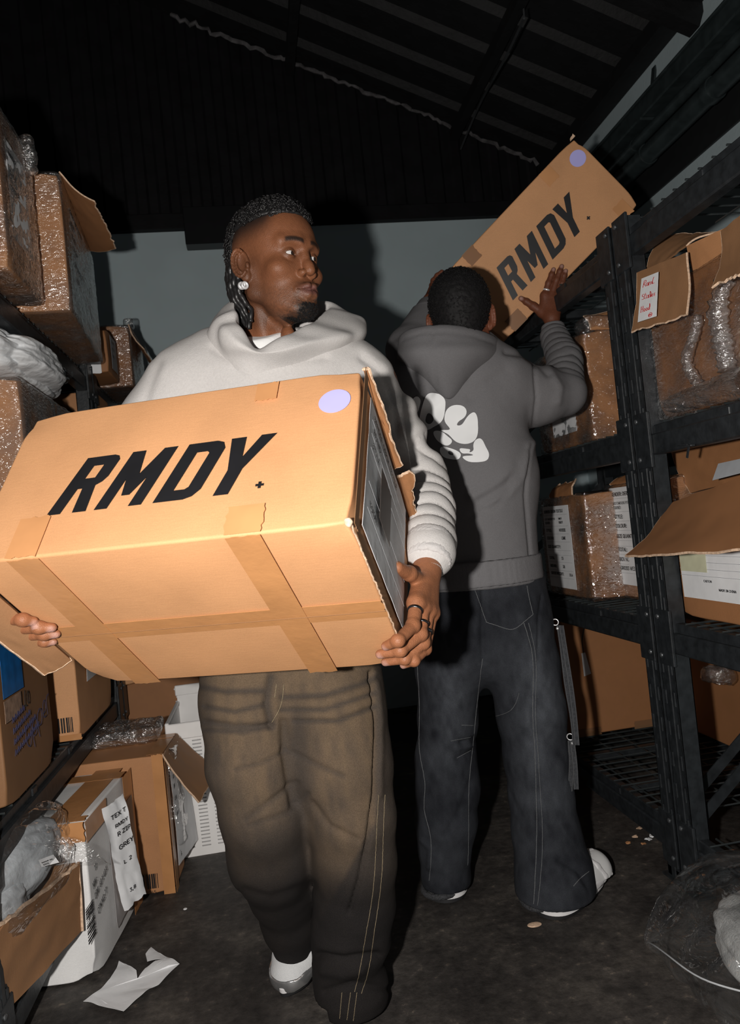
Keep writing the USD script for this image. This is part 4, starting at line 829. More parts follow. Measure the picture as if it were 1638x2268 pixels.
# ---------------- heads (x = the person's right, y = forward, z = up; origin between the ears at eye height)
EARM = lambda sd: np.stack([(1, 0, 0), (0, math.cos(.15), math.sin(.15)), (0, -math.sin(.15), math.cos(.15))], 1) @ np.stack([(math.cos(sd*.38), math.sin(sd*.38), 0), (-math.sin(sd*.38), math.cos(sd*.38), 0), (0, 0, 1)], 1)
def sculpt_head(c, neck_to, h=.0021, fine=True):
    """c: Clay in head coordinates"""
    c.ell((0, -.012, .038), (.0745, .098, .088), k=.01)
    c.ell((0, .035, .040), (.0640, .058, .066), k=.03); c.ell((0, .030, -.035), (.0620, .056, .074), k=.03); c.ell((0, .036, -.088), (.046, .046, .036), k=.03)
    for s_ in (1, -1):
        c.cone((.0565*s_, -.006, -.060), (.020*s_, .068, -.106), .0140, .0160, .018)      # jaw
        c.cone((.058*s_, -.006, -.02), (.0565*s_, -.006, -.062), .016, .014, .018)
        c.ell((.047*s_, .060, -.030), (.022, .020, .017), k=.022)                         # cheekbone
        c.cone((.013*s_, .089, .021), (.046*s_, .074, .023), .0100, .0095, .016)          # brow
        c.ell((.0315*s_, .094, -.001), (.0185, .016, .0135), k=.014, op='cut')            # eye socket
        c.ell((.0315*s_, .0735, -.001), .0150, k=.005)                                    # lids over the ball
    c.ell((0, .074, -.110), (.021, .019, .017), k=.02)                                    # chin
    c.ell((0, .0705, -.074), (.032, .026, .026), k=.016)                                   # mouth mound
    c.chain([(0, .087, .016), (0, .0905, -.006), (0, .0985, -.027), (0, .1015, -.0365)], [.0080, .0074, .0088, .0102], .009)
    for s_ in (1, -1):
        c.ell((.0138*s_, .0908, -.0412), (.0082, .0110, .0076), k=.006)
        c.ell((.0085*s_, .0985, -.0485), (.0040, .0058, .0040), k=.003, op='cut')          # nostril
        c.cone((.0265*s_, .0840, -.0748), (.0078*s_, .0978, -.0680), .0050, .0076, .005)  # upper lip
        c.cone((.0245*s_, .0840, -.0772), (.0065*s_, .0950, -.0848), .0056, .0100, .006)   # lower lip
        c.cone((.0285*s_, .0865, -.0762), (0, .1058, -.0755), .0016, .0020, .0022, 'cut')  # line between the lips
        c.ell((.0305*s_, .0885, -.0018), (.0155, .013, .0042), k=.0018, op='cut')         # the eye's opening
        E = EARM(s_)                                                                      # ear
        ec = np.array([.0760*s_, -.012, -.008])
        c.ell(ec+E @ (.006*s_, -.002, .004), (.0075, .0185, .0300), E, k=.006); c.ell(ec+E @ (.004*s_, .002, -.024), (.0060, .0100, .0110), E, k=.006)
        c.ell(ec+E @ (.0135*s_, .0015, .003), (.0070, .0115, .0210), E, k=.004, op='cut')
        a = np.linspace(-.5, 4.0, 14); ring = np.array([ec+E @ (.0125*s_, -.003-.0165*math.sin(t-.2)*.95, .004+.0285*math.cos(t-.2)) for t in a]); c.chain(ring, [.0034]*14, .002)
        a = np.linspace(.3, 2.9, 8); ring = np.array([ec+E @ (.0115*s_, -.0015-.0095*math.sin(t), .003+.0185*math.cos(t)) for t in a]); c.chain(ring, [.0028]*8, .002)
        c.ell(ec+E @ (.010*s_, .0135, -.006), (.0045, .0040, .0065), E, k=.003)
    nb = np.asarray(neck_to, float)
    c.cone((0, -.036, -.055), nb, .0475, .056, .022)
    for s_ in (1, -1): c.cone((.048*s_, -.026, -.050), nb+np.array([.020*s_, .042, -.03]), .0115, .011, .016)
    c.ell((0, .018, -.150), (.014, .016, .018), k=.02)
    return c
def in_head(P, Mh, Ch, s): return ((P-Ch)/s) @ Mh

# ---------------- hands
def sculpt_hand(wrist, fore, palm, fingers, rad, h=.0016, k=.004, wr=(.026, .030)):
    """wrist, forearm point; palm: list of (a, b, ra, rb); fingers: lists of joints from the knuckle; rad: their radii"""
    pts = np.vstack([np.atleast_2d(p) for f in fingers for p in f]+[np.atleast_2d(wrist), np.atleast_2d(fore)]+[np.array(p[:2]) for p in palm])
    c = Clay(pts.min(0)-.05, pts.max(0)+.05, h)
    c.cone(wrist, fore, wr[0], wr[1], .01)
    for a, b, ra, rb in palm: c.cone(a, b, ra, rb, .012)
    for f, r in zip(fingers, rad):
        r = np.asarray(r, float)
        for i in range(len(f)-1):
            c.cone(f[i], f[i+1], r[i], r[i+1], k)
            if i > 0: c.ell(f[i], r[i]*1.01, k=k)
    return c
SKINM = tinted('skin_warm', rough=.48, bump=.0008, bscale=480, grain=.08, gscale=150, spec=.34)
KNITM = lambda n, col, gs=0.05: plain(n, col, .92, var=gs, scale=240, bump=.0007, bscale=480, spec=.15)
HAIRM = plain('black_hair', (.012, .0115, .012), .42, var=.3, scale=90, spec=.5); HAIRB = plain('black_afro_hair', (.0075, .007, .0075), .7, var=.3, scale=90, spec=.25)
PALEKNIT = KNITM('pale_grey_fleece', (.51, .49, .48)); PALERIB = KNITM('pale_grey_rib', (.49, .47, .465)); PALELINE = KNITM('pale_hood_lining', (.60, .575, .54))
DENIM = tinted('washed_denim', rough=.9, bump=.0010, bscale=620, grain=.16, gscale=420, spec=.15)
THREADT = plain('tan_thread', (.20, .155, .095), .8, var=.3, scale=300); THREADG = plain('grey_thread', (.115, .12, .125), .8, var=.3, scale=300)
SILVER = plain('polished_silver', (.85, .85, .86), .30, .55, var=.05); DARKSILVER = plain('blackened_silver', (.16, .16, .17), .28, 1.0, var=.2)
WHITE = plain('white_cotton', (.80, .80, .80), .85, var=.03); SOLE = plain('black_rubber', (.02, .02, .022), .6)
SHOEMESH = plain('grey_white_shoe_mesh', (.60, .61, .62), .75, var=.06, scale=500, bump=.001, bscale=700); SHOESILVER = plain('silver_shoe_overlay', (.62, .63, .64), .22, .85, var=.08, scale=60); MIDSOLE = plain('white_foam', (.74, .73, .74), .6, var=.03)
EYEW = plain('eye_white', (.56, .54, .53), .12, spec=.6); IRIS = plain('dark_iris', (.018, .010, .007), .08, spec=.7)
def yaw_frame(f): f = np.array([f[0], f[1], 0.]); f /= np.linalg.norm(f); return np.stack([np.cross(f, (0, 0, 1.)), f, (0, 0, 1.)], 1)
def curls(P, N, n, seed, r=.0016, rad=.0036, turns=1.4, lift=.004, grow=.006):
    rg = np.random.default_rng(seed); idx = rg.choice(len(P), n, replace=n > len(P)); out = []
    for i in idx:
        nn = N[i]+rg.normal(0, .35, 3); nn /= np.linalg.norm(nn); u = np.cross(nn, rg.normal(0, 1, 3)); u /= np.linalg.norm(u); w = np.cross(nn, u)
        a = np.linspace(0, 2*np.pi*turns*rg.uniform(.7, 1.2), 10)+rg.uniform(0, 6); R = rad*rg.uniform(.7, 1.25)
        out.append(tube(P[i]+nn*(lift-.003)+np.outer(np.linspace(0, grow*rg.uniform(.6, 1.5), 10), nn)+R*(np.outer(np.cos(a), u)+np.outer(np.sin(a), w)), r*np.linspace(1, .6, 10), 4))
    return cat(out)
def torus(c, n, R, r, k=28, s=8, wide=1.0):
    n = np.asarray(n, float)/np.linalg.norm(n); u = np.cross(n, (0.3, .2, 1)); u /= np.linalg.norm(u); w = np.cross(n, u); a = np.linspace(0, 2*np.pi, k, endpoint=False)
    m = tube(np.asarray(c)+R*(np.outer(np.cos(a), u)+np.outer(np.sin(a), w)), r, s, closed=True); 
    if wide != 1: d = (m.vertices-c) @ n; m.vertices += np.outer(d*(wide-1), n)
    return m
# =========================================================== the man in front
pF = thing('person', 'man in pale grey hoodie and washed brown jeans carrying a carton, looking sideways', 'person', (.05, 1.68, 0))
hs = 1.02; vd = at(605, 585, y=1.0)[:2]; vd = vd/np.linalg.norm(vd); an = math.radians(43)
fF = np.array([-vd[0]*math.cos(an)+vd[1]*math.sin(an), -vd[1]*math.cos(an)-vd[0]*math.sin(an)])
MHF = yaw_frame(fF); eyeF = np.array([.0315, .085, 0.])
CHF = at(645, 558, y=1.60+(MHF @ eyeF)[1]*hs)-MHF @ eyeF*hs
NBF = at(592, 800, y=1.665)
def head_mesh(M, C, s, nb, h=.0019):
    nbl = in_head(nb, M, C, s); c = Clay((-.105, -.150, min(-.27, nbl[2]-.07)), (.105, .150, .150), h)
    sculpt_head(c, nbl); m = c.solid(2); hp = m.vertices.copy(); m.vertices = C+(hp*s) @ M.T; return m, hp
hF, hpF = head_mesh(MHF, CHF, hs, NBF)
# arms' landmarks
SRF, SLF = at(392, 868, y=1.66), at(822, 850, y=1.64)                 # his right (left in the picture) and left shoulder
ELF, WLF = at(931, 1062, y=1.64), at(947, 1240, y=1.405)
ERF, WRF = np.array([-.40, 1.655, 1.10]), at(-62, 1300, y=1.44)
o_b, u_b, v_b, n_b, *_ = NEAR.face('-z'); o_r, u_r, v_r, n_r, *_ = NEAR.face('+x')
onb = lambda px, py, lift: at_plane(px, py, o_b+n_b*lift, n_b)
onr = lambda px, py, lift: at_plane(px, py, o_r+n_r*lift, n_r)
wl = at(944, 1266, y=1.385)
fing = [[at(921, 1336, y=1.285), at(914, 1386, y=1.248), onb(881, 1419, .0105), onb(854, 1431, .0085)],
        [at(936, 1345, y=1.298), at(931, 1405, y=1.262), onb(886, 1441, .0105), onb(841, 1449, .0085)],
        [at(949, 1352, y=1.312), at(937, 1424, y=1.275), onb(896, 1459, .0098), onb(853, 1466, .008)],
        [at(957, 1358, y=1.326), at(942, 1438, y=1.290), onb(917, 1464, .0085), onb(893, 1473, .007)],
        [at(934, 1292, y=1.345), at(906, 1270, y=1.305), at(879, 1257, y=1.272)]]
rads = [[.0125, .0112, .0098, .0078], [.0120, .0110, .0098, .0078], [.0115, .0104, .0092, .0074], [.0105, .0092, .0080, .0065], [.0150, .0125, .0112]]
palm = [(wl, fing[0][0], .021, .0145), (wl, fing[1][0], .021, .0140), (wl, fing[2][0], .021, .0135), (wl, fing[3][0], .021, .0125), (wl, fing[4][0], .020, .016), (fing[4][0], fing[0][0], .014, .012), (fing[0][0], fing[3][0], .012, .011)]
hL = sculpt_hand(wl, WLF+(WLF-wl)*.6, palm, fing, rads, .0017, k=.006).solid(4)
def nails(tips, dirs): return [(np.asarray(t, float), np.asarray(d, float)/np.linalg.norm(d)) for t, d in zip(tips, dirs)]
wr_ = at(-48, 1322, y=1.42)
f2 = [[at(-14, 1362, y=1.36), at(16, 1369, y=1.315), onb(50, 1373, .012), onb(74, 1376, .0085)],
      [at(-4, 1382, y=1.38), at(36, 1391, y=1.335), onb(86, 1390, .012), onb(115, 1390, .0085)],
      [at(8, 1398, y=1.40), at(46, 1407, y=1.352), onb(97, 1405, .011), onb(124, 1404, .008)],
      [at(22, 1412, y=1.42), at(63, 1421, y=1.372), onb(98, 1421, .010), onb(118, 1421, .007)],
      [at(-40, 1310, y=1.38), at(-25, 1290, y=1.35), at(-12, 1275, y=1.33)]]
p2 = [(wr_, f[0], .020, .0135) for f in f2[:4]]+[(wr_, f2[4][0], .020, .015), (f2[0][0], f2[3][0], .012, .011)]
hR = sculpt_hand(wr_, WRF, p2, f2, rads, .0018, k=.006).solid(4)
# body under the clothes
toeF, dirF = at(640, 2200, z=.004), np.array([-.52, -.85])
hipL, hipR = at(738, 1520, y=1.69), at(560, 1530, y=1.69); kneL, kneR = at(784, 1830, y=1.64), at(588, 1820, y=1.62); ankL, ankR = at(782, 2165, y=1.76), np.array([toeF[0]-.16*dirF[0], toeF[1]-.16*dirF[1], .205])
c = Clay((-.62, 1.25, -.02), (.50, 2.0, 1.62), .008)
ch = at(605, 960, y=1.70); wa = at(625, 1300, y=1.71)
c.cone(NBF, ch, .055, .115, .06); c.cone(SRF, SLF, .052, .052, .06); c.ell(ch, (.155, .10, .20), k=.05); c.cone(ch, wa, .125, .115, .06); c.cone(hipR, hipL, .095, .095, .05); c.cone(wa, (hipL+hipR)/2, .115, .11, .06)
for S_, E_, W_ in ((SRF, ERF, WRF), (SLF, ELF, WLF)): c.cone(S_, E_, .050, .040, .03); c.cone(E_, W_, .040, .027, .02)
for a_, b_, d_ in ((hipL, kneL, ankL), (hipR, kneR, ankR)): c.cone(a_, b_, .085, .055, .04); c.cone(b_, d_+np.array([0, 0, .05]), .055, .036, .03); c.cone(d_+np.array([0, 0, .05]), d_*np.array([1, 1, .55])+np.array([0, -.05, .0]), .034, .026, .02)
bodyF = fuse(c.solid(1), hF, hL, hR)
# skin, lips, brows, beard, scalp
def skin_tint(V, base, M, C, s, beard=True, hands=()):
    p = in_head(V, M, C, s); ax = np.abs(p[:, 0]); x, y, z = p.T
    col = np.repeat(np.array([base]), len(V), 0)*(1+.16*fb(V, 22, 3)[:, None])
    head = (z > -.2) & (np.linalg.norm(p, axis=1) < .25)
    def blend(w, cc): 
        nonlocal col; w = (np.clip(w, 0, 1)*head)[:, None]; col = col*(1-w)+np.array(cc)*w
    blend(.30*np.exp(-((ax-.030)/.024)**2-((z+.004)/.020)**2)*(y > .04), np.array(base)*.45)                 # darker lids
    blend(.62*np.exp(-((ax-.0305)/.0165)**4-((z+.0015)/.0072)**2)*(y > .06), np.array(base)*.22)
    lips = np.exp(-(ax/.0258)**4)*np.exp(-((z+.0765)/.0105)**4)*(y > .085)
    blend(lips*.85, (.150, .058, .052))
    br = sm(.006, .012, ax)*(1-sm(.044, .050, ax))*np.exp(-((z-.0215-.004*np.sin((ax-.008)*70))/.0052)**4)*(y > .05); blend(br*.93, (.012, .009, .008))
    fade = sm(.022, .080, z+.25*np.maximum(-y-.02, 0)-.25*np.maximum(y-.03, 0))*sm(.0, .03, .075-y)*.93; blend(fade*(z > .0), (.020, .014, .012))
    if beard:
        n_ = fb(V, 260, 5, 2)
        go = np.exp(-(ax/.031)**4)*np.exp(-((z+.115)/.0165)**4)*(y > .03); blend(np.clip(go*1.25+n_*1.0*(go > .1), 0, .96), (.010, .008, .007))
        mu = np.exp(-(ax/.030)**4)*np.exp(-((z+.0625)/.0045)**2)*(y > .075); blend(mu*.55, (.020, .013, .010))
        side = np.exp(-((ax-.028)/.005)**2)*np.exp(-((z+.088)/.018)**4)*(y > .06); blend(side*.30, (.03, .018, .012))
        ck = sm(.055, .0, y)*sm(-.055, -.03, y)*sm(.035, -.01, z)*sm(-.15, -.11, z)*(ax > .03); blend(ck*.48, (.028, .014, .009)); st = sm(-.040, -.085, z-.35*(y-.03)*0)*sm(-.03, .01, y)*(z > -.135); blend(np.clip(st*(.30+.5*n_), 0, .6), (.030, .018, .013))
    if beard: hz = sm(1.16, 1.10, V[:, 2])[:, None]; col = col*(1+hz*np.array([.55, .62, .68]))  # hands lighter: tanner skin, and their nearness to the flash painted in
    for t_, d_ in hands:
        q = V-t_; a = q @ d_; b = np.linalg.norm(q-np.outer(a, d_), axis=1); w = (np.clip(1.5-b/.0068, 0, 1)*(a > .0005)*(np.abs(a) < .013)).clip(0, 1)[:, None]
        col = col*(1-w*.85)+np.array((.42, .24, .20))*w*.85
    return np.clip(col, 0, 1)
camdir = lambda p: (CAM-p)/np.linalg.norm(CAM-p)
nl = []
for f in fing[:4]:
    ax_ = f[3]-f[2]; ax_ /= np.linalg.norm(ax_); d = n_b-ax_*np.dot(n_b, ax_); nl.append((f[3]-ax_*.0005+d*0, d/np.linalg.norm(d)))
for f in f2[:4]:
    ax_ = f[3]-f[2]; ax_ /= np.linalg.norm(ax_); d = n_b-ax_*np.dot(n_b, ax_); nl.append((f[3]-ax_*.0005, d/np.linalg.norm(d)))
SKF = (.180, .068, .031)
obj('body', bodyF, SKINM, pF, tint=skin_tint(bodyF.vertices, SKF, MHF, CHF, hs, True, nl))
HW = lambda q: CHF+(np.asarray(q, float)*hs) @ MHF.T
def eyes(par, look):
    look = np.asarray(look, float)/np.linalg.norm(look)
    for s_ in (1, -1):
        b = trimesh.creation.icosphere(3, .0124); b.vertices = HW(b.vertices+np.array([.0315*s_, .0738, -.001])); e = obj('eye', b, EYEW, par, smooth=True)
        i = trimesh.creation.icosphere(3, .0126); i.vertices = i.vertices[:]; d = i.vertices @ look/.0126; keep = d[i.faces].min(1) > .885; i.update_faces(keep); i.remove_unreferenced_vertices()
        i.vertices = HW(i.vertices*1.005+np.array([.0315*s_, .0738, -.001])); obj('iris', i, IRIS, e, smooth=True)
eyes(pF, (-.22, .97, -.05))
# hair: tight curls on top, faded sides, twists down the nape
c = Clay((-.11, -.15, -.13), (.11, .12, .16), .0025)
c.ell((0, -.015, .043), (.0775, .100, .0925), k=.01); c.ell((0, .030, .055), (.0655, .056, .066), k=.03)
X, Y, Z = c.grid((slice(None),)*3)
line = np.maximum(.078+.10*np.maximum(Y-.02, 0)+.15*np.maximum(np.abs(X)-.05, 0)-Z, -9)          # hairline: only above it
back = np.maximum(Y+.045+.55*np.maximum(np.abs(X)-.05, 0), -(Z+.075))                                # and the back of the head
c.d = np.maximum(c.d, np.minimum(line, np.maximum(back, -Z-.075))).astype(np.float32)
hm = c.mesh(2); n_ = normals(hm); push(hm, .0028*fb(hm.vertices, 130, 7, 2)+.003*sm(.06, .11, hm.vertices[:, 2]))
outw = (hm.vertices-np.array([0, -.015, .03])); ok = (np.einsum('ij,ij->i', n_, outw) > 0) & (np.linalg.norm(outw, axis=1) > .075) & ((hm.vertices[:, 2] > .06) | (hm.vertices[:, 1] < -.05))
cl = curls(hm.vertices[ok], n_[ok], 1500, 5)
hair = cat(hm, cl); hair.vertices = HW(hair.vertices); ho_ = obj('hair', hair, HAIRM, pF, smooth=True)
rg = np.random.default_rng(11)
for k, a in enumerate(np.linspace(-2.35, 2.35, 17)):
    x0, y0 = .0755*math.sin(a*.62), -.015-.1*math.cos(a*.62)
    zt = .055-.012*abs(a); ln = .15-.012*abs(a)+rg.uniform(-.01, .01)
    P = spline([(x0*.95, y0*.97, zt), (x0*1.03, y0*1.04-.002, zt-.05), (x0*.98, y0*1.0, zt-.10), (x0*.86+rg.normal(0, .003), y0*.86, zt-ln), (x0*.78+rg.normal(0, .004), y0*.80, zt-ln-.03)], 44)
    w = np.arange(44); r = (.0062+.0018*np.abs(np.sin(w*.75+k)))*np.linspace(1.05, .6, 44); P = P+np.stack([.0012*np.sin(w*.75+k), .0012*np.cos(w*.75+k), 0*w], 1)
    obj('twist', tube(HW(P), r*hs, 7), HAIRM, ho_, smooth=True)
hoopc = HW((.0860, -.0115, -.046))
for dy in (0.0, .0095): obj('earring', torus(hoopc+MHF @ np.array([.001, dy, -.004-.002*(dy > 0)]), MHF @ np.array([.25, 1, 0]), .0062, .0026, wide=1.5), SILVER, pF, smooth=True)
# goatee: short dense hairs standing off the chin
Pb = in_head(bodyF.vertices, MHF, CHF, hs); ok = (np.abs(Pb[:, 0])+.5*np.abs(Pb[:, 2]+.116) < .026) & (Pb[:, 2] < -.101) & (Pb[:, 2] > -.130) & (Pb[:, 1] > .045)
obj('goatee', curls(bodyF.vertices[ok], normals(bodyF)[ok], 520, 9, r=.0007, rad=.0013, lift=.0022, grow=.003), HAIRB, pF, smooth=True)
# rings and bracelet
def ring_at(a, b, t, R, r, m=DARKSILVER, wide=2.0): p = np.asarray(a)*(1-t)+np.asarray(b)*t; return torus(p, np.asarray(b)-np.asarray(a), R, r, wide=wide)
rg_ = obj('ring', ring_at(fing[0][0], fing[0][1], .34, .0126, .0016), DARKSILVER, pF, smooth=True)
s_ = trimesh.creation.icosphere(2, .0022); s_.apply_translation(at(913, 1346, y=1.30)); 
obj('ring', ring_at(fing[1][0], fing[1][1], .62, .0122, .0014), DARKSILVER, pF, smooth=True); obj('ring', ring_at(fing[2][0], fing[2][1], .66, .0116, .0017), DARKSILVER, pF, smooth=True)
bc, bn = wl*1.02-WLF*.02, WLF-wl; bn = bn/np.linalg.norm(bn); u = np.cross(bn, (0, 1, .2)); u /= np.linalg.norm(u); w = np.cross(bn, u)
bd = []
for a in np.linspace(0, 2*np.pi, 44, endpoint=False):
    s_ = trimesh.creation.icosphere(1, .0027); s_.apply_translation(bc+.0268*(math.cos(a)*u+math.sin(a)*w)-bn*.006*math.cos(a)); bd.append(s_)
obj('bracelet', cat(bd), SILVER, pF, smooth=True, kind='stuff')
# ---- hoodie
c = Clay((-.66, 1.30, .80), (.52, 2.02, 1.62), .0055)
c.cone(at(500, 850, y=1.69), at(490, 1250, y=1.70), .125, .135, .05); c.cone(at(712, 850, y=1.68), at(725, 1250, y=1.70), .125, .135, .09); c.cone(at(605, 880, y=1.67), at(610, 1300, y=1.70), .125, .135, .08)
c.cone(at(425, 858, y=1.68), at(792, 845, y=1.66), .070, .070, .05); c.cone(at(545, 835, y=1.70), at(665, 835, y=1.70), .080, .080, .06)
c.cone(SRF+np.array([.01, 0, 0]), ERF, .084, .072, .05); c.cone(ERF, WRF, .072, .052, .03)
c.chain([SLF+np.array([-.02, 0, -.01]), at(862, 938, y=1.645), ELF+np.array([-.006, 0, 0])], [.074, .061, .058], .04); c.chain([ELF, at(944, 1140, y=1.54), at(948, 1222, y=1.425)], [.060, .056, .053], .02)
c.ell(at(588, 752, y=1.60), (.074, .095, .046), k=.012, op='cut')
hd = c.mesh(2); V = hd.vertices; px = project(V)
arm = V-ELF; fa_ = (WLF-ELF)/np.linalg.norm(WLF-ELF); tl = arm @ fa_; rl = np.linalg.norm(arm-np.outer(tl, fa_), axis=1)
wgt = sm(-.10, .0, tl)*(1-sm(.24, .27, tl))*(rl < .10)*(V[:, 0] > .12)
ph = tl*2*np.pi/.043+7.0*fb(V, 7, 2)+1.1*np.sin(np.arctan2((V-ELF)[:, 1], (V-ELF)[:, 0])*1.5)
fold = np.abs(np.sin(ph*.5))**.6
amt = wgt*(.0082*(fold-.6))*(.35+1.4*(meshkit.noise(V*11, 4)))
up_ = (SLF-ELF)/np.linalg.norm(SLF-ELF); tu = (V-ELF) @ up_
ru = np.linalg.norm((V-ELF)-np.outer(tu, up_), axis=1)
amt += (V[:, 0] > .12)*sm(.0, .05, tu)*(1-sm(.16, .24, tu))*(ru < .11)*.005*(np.sin(tu*2*np.pi/.075+5*fb(V, 7, 9)))
amt += .010*fb(V, 5.5, 12, 3)+.004*fb(V, 16, 13, 3)
dl = lambda pts, wd: np.exp(-(sg_dist(px, pts)/wd)**2)
def sg_dist(p, pts):
    pts = np.asarray(pts, float); best = np.full(len(p), 1e9)
    for a, b in zip(pts[:-1], pts[1:]):
        ab = b-a; t = np.clip(((p-a) @ ab)/(ab @ ab), 0, 1); best = np.minimum(best, np.linalg.norm(p-a-t[:, None]*ab, axis=1))
    return best
front = normals(hd)[:, 1] < .2
for pts, wd, a in (([(470, 770), (500, 790), (560, 800), (640, 798), (720, 790)], 9, -.004), ([(350, 800), (330, 850), (318, 900)], 12, -.005), ([(690, 775), (640, 800), (560, 830)], 16, .003), ([(802, 790), (845, 825), (870, 880), (880, 960)], 9, -.006), ([(800, 770), (830, 800), (850, 815)], 14, .004)):
    amt += front*dl(pts, wd)*a
push(hd, amt); obj('hoodie', hd, PALEKNIT, pF, smooth=True)
# cuff, hem
cu = Clay(WLF-.12, WLF+.12, .004); cu.chain([at(948, 1214, y=1.43), at(947, 1240, y=1.405), wl*.55+WLF*.45], [.0525, .045, .036], .006); ax_ = wl-WLF; ax_ /= np.linalg.norm(ax_); cu.plane(wl*.34+WLF*.66, ax_, .003)
cm = cu.mesh(1); t_ = np.arctan2((cm.vertices-WLF) @ np.cross(ax_, (0, 0, 1)), (cm.vertices-WLF) @ np.cross(ax_, np.cross(ax_, (0, 0, 1)))); push(cm, .0007*np.sin(t_*70)); obj('cuff', cm, PALERIB, pF, smooth=True)
cu = Clay(WRF-.13, WRF+.13, .005); cu.cone(WRF+(ERF-WRF)*.1, WRF, .05, .04, .01); cu.cone(WRF, wr_*.6+WRF*.4, .040, .034, .006); obj('cuff', cu.mesh(1), PALERIB, pF, smooth=True)
# hood lying round the neck: loops of a thick cloth, from inside the neck over the rim and down on to the shoulders
def loft(loops, n=96, m=36, th=.0):
    L = np.array([spline(l, n, closed=True) for l in loops]); from scipy.interpolate import CubicSpline
    t = np.linspace(0, 1, len(L)); G = CubicSpline(t, L, axis=0)(np.linspace(0, 1, m)); return G
def grid_mesh(G, closed=True):
    m, n = G.shape[:2]; i, j = np.meshgrid(np.arange(m-1), np.arange(n if closed else n-1), indexing='ij'); j2 = (j+1) % n
    q = np.stack([i*n+j, i*n+j2, (i+1)*n+j2, (i+1)*n+j], -1).reshape(-1, 4); return trimesh.Trimesh(G.reshape(-1, 3), np.vstack([q[:, [0, 1, 2]], q[:, [0, 2, 3]]]), process=False)
K = [  # V at the throat, then towards the picture's left, round the nape, back along the right
 # inner foot,               rim,                      outer belly,               foot on the shoulder
 ((566, 800, 1.590), (571, 774, 1.525), (566, 782, 1.505), (560, 800, 1.520)),
 ((545, 790, 1.600), (541, 742, 1.530), (520, 760, 1.512), (513, 786, 1.535)),
 ((535, 775, 1.625), (521, 700, 1.560), (484, 730, 1.548), (478, 772, 1.580)),
 ((535, 760, 1.660), (520, 660, 1.615), (466, 724, 1.610), (455, 762, 1.640)),
 ((555, 740, 1.710), (540, 655, 1.690), (490, 700, 1.745), (480, 760, 1.740)),
 ((600, 740, 1.735), (610, 664, 1.740), (610, 700, 1.815), (610, 770, 1.800)),
 ((650, 745, 1.715), (690, 668, 1.720), (735, 700, 1.780), (700, 770, 1.770)),
 ((672, 755, 1.680), (735, 672, 1.690), (800, 712, 1.715), (775, 778, 1.720)),
 ((678, 765, 1.655), (720, 690, 1.640), (806, 732, 1.640), (790, 772, 1.660)),
 ((668, 775, 1.630), (690, 715, 1.575), (778, 745, 1.575), (770, 776, 1.600)),
 ((640, 785, 1.610), (640, 738, 1.535), (690, 762, 1.520), (690, 790, 1.545)),
 ((605, 795, 1.595), (595, 764, 1.520), (610, 783, 1.498), (612, 802, 1.520))]
P4 = [[at(q[0], q[1], y=q[2]) for q in row] for row in K]
loops = [[r[0] for r in P4], [r[0]*.35+r[1]*.65 for r in P4], [r[1] for r in P4], [r[1]*.5+r[2]*.5+(r[2]-r[0])*.06 for r in P4], [r[2] for r in P4], [r[3] for r in P4], [r[3]+(r[0]-r[3])*.25+np.array([0, 0, -.03]) for r in P4]]
G = loft(loops, 120, 46); gm = grid_mesh(G); V = gm.vertices
amt = .006*fb(V, 9, 31, 3)+.0035*np.sin(fb(V, 6, 33, 2)*26); push(gm, amt*(1 if True else 0)); obj('hood', gm, PALEKNIT, pF, smooth=True)
te = Clay(at(575, 760, y=1.6)-.12, at(575, 760, y=1.6)+.12, .004); te.cone(NBF+np.array([-.012, -.03, .035]), NBF+np.array([-.012, -.03, -.03]), .060, .072, .01); te.plane(at(575, 755, y=1.56), (-0.12, -.5, 1), .004); obj('tee_collar', te.mesh(1), WHITE, pF, smooth=True)
# ---- jeans
def pl(ps, y): return [at(x, yy, y=dep) for (x, yy, dep) in ps]
c = Clay((-.24, 1.35, -.005), (.40, 1.98, 1.02), .0048)
def leg(ps): P = [at(x, y_, y=d) for x, y_, hw, d in ps]; c.chain(P, [hw*d/F for x, y_, hw, d in ps], .022)
leg([(556, 1440, 112, 1.70), (560, 1560, 112, 1.67), (564, 1690, 101, 1.645), (584, 1800, 92, 1.64), (601, 1897, 89, 1.68), (623, 1966, 71, 1.74), (642, 2035, 62, 1.79), (650, 2092, 47, 1.815)])
leg([(722, 1440, 118, 1.69), (728, 1560, 122, 1.66), (752, 1690, 112, 1.63), (776, 1800, 97, 1.62), (784, 1900, 89, 1.63), (786, 2000, 86, 1.65), (777, 2071, 85, 1.66), (766, 2128, 70, 1.67), (778, 2182, 77, 1.675), (790, 2262, 60, 1.685)])
c.cone(at(640, 1430, y=1.70), at(640, 1540, y=1.69), .12, .10, .05)
hemR = at(655, 2128, y=1.80); 
X, Y, Z = c.grid((slice(None),)*3)
cutR = np.where(X < .045, (hemR[2]-.020+.10*(X-hemR[0]))-Z, -1); c.d = np.maximum(c.d, cutR.astype(np.float32)); c.d = np.maximum(c.d, (.020-Z)*np.ones_like(c.d)).astype(np.float32)
je = c.mesh(2); V = je.vertices; px = project(V); nn = normals(je); front = sm(.25, -.15, nn[:, 1])
amt = .010*fb(V, 7, 41, 3)+.004*fb(V, 20, 42, 3)
def lines(ls):
    a = np.zeros(len(V))
    for pts, wd, h in ls: a += front*np.exp(-(sg_dist(px, pts)/wd)**2)*h
    return a
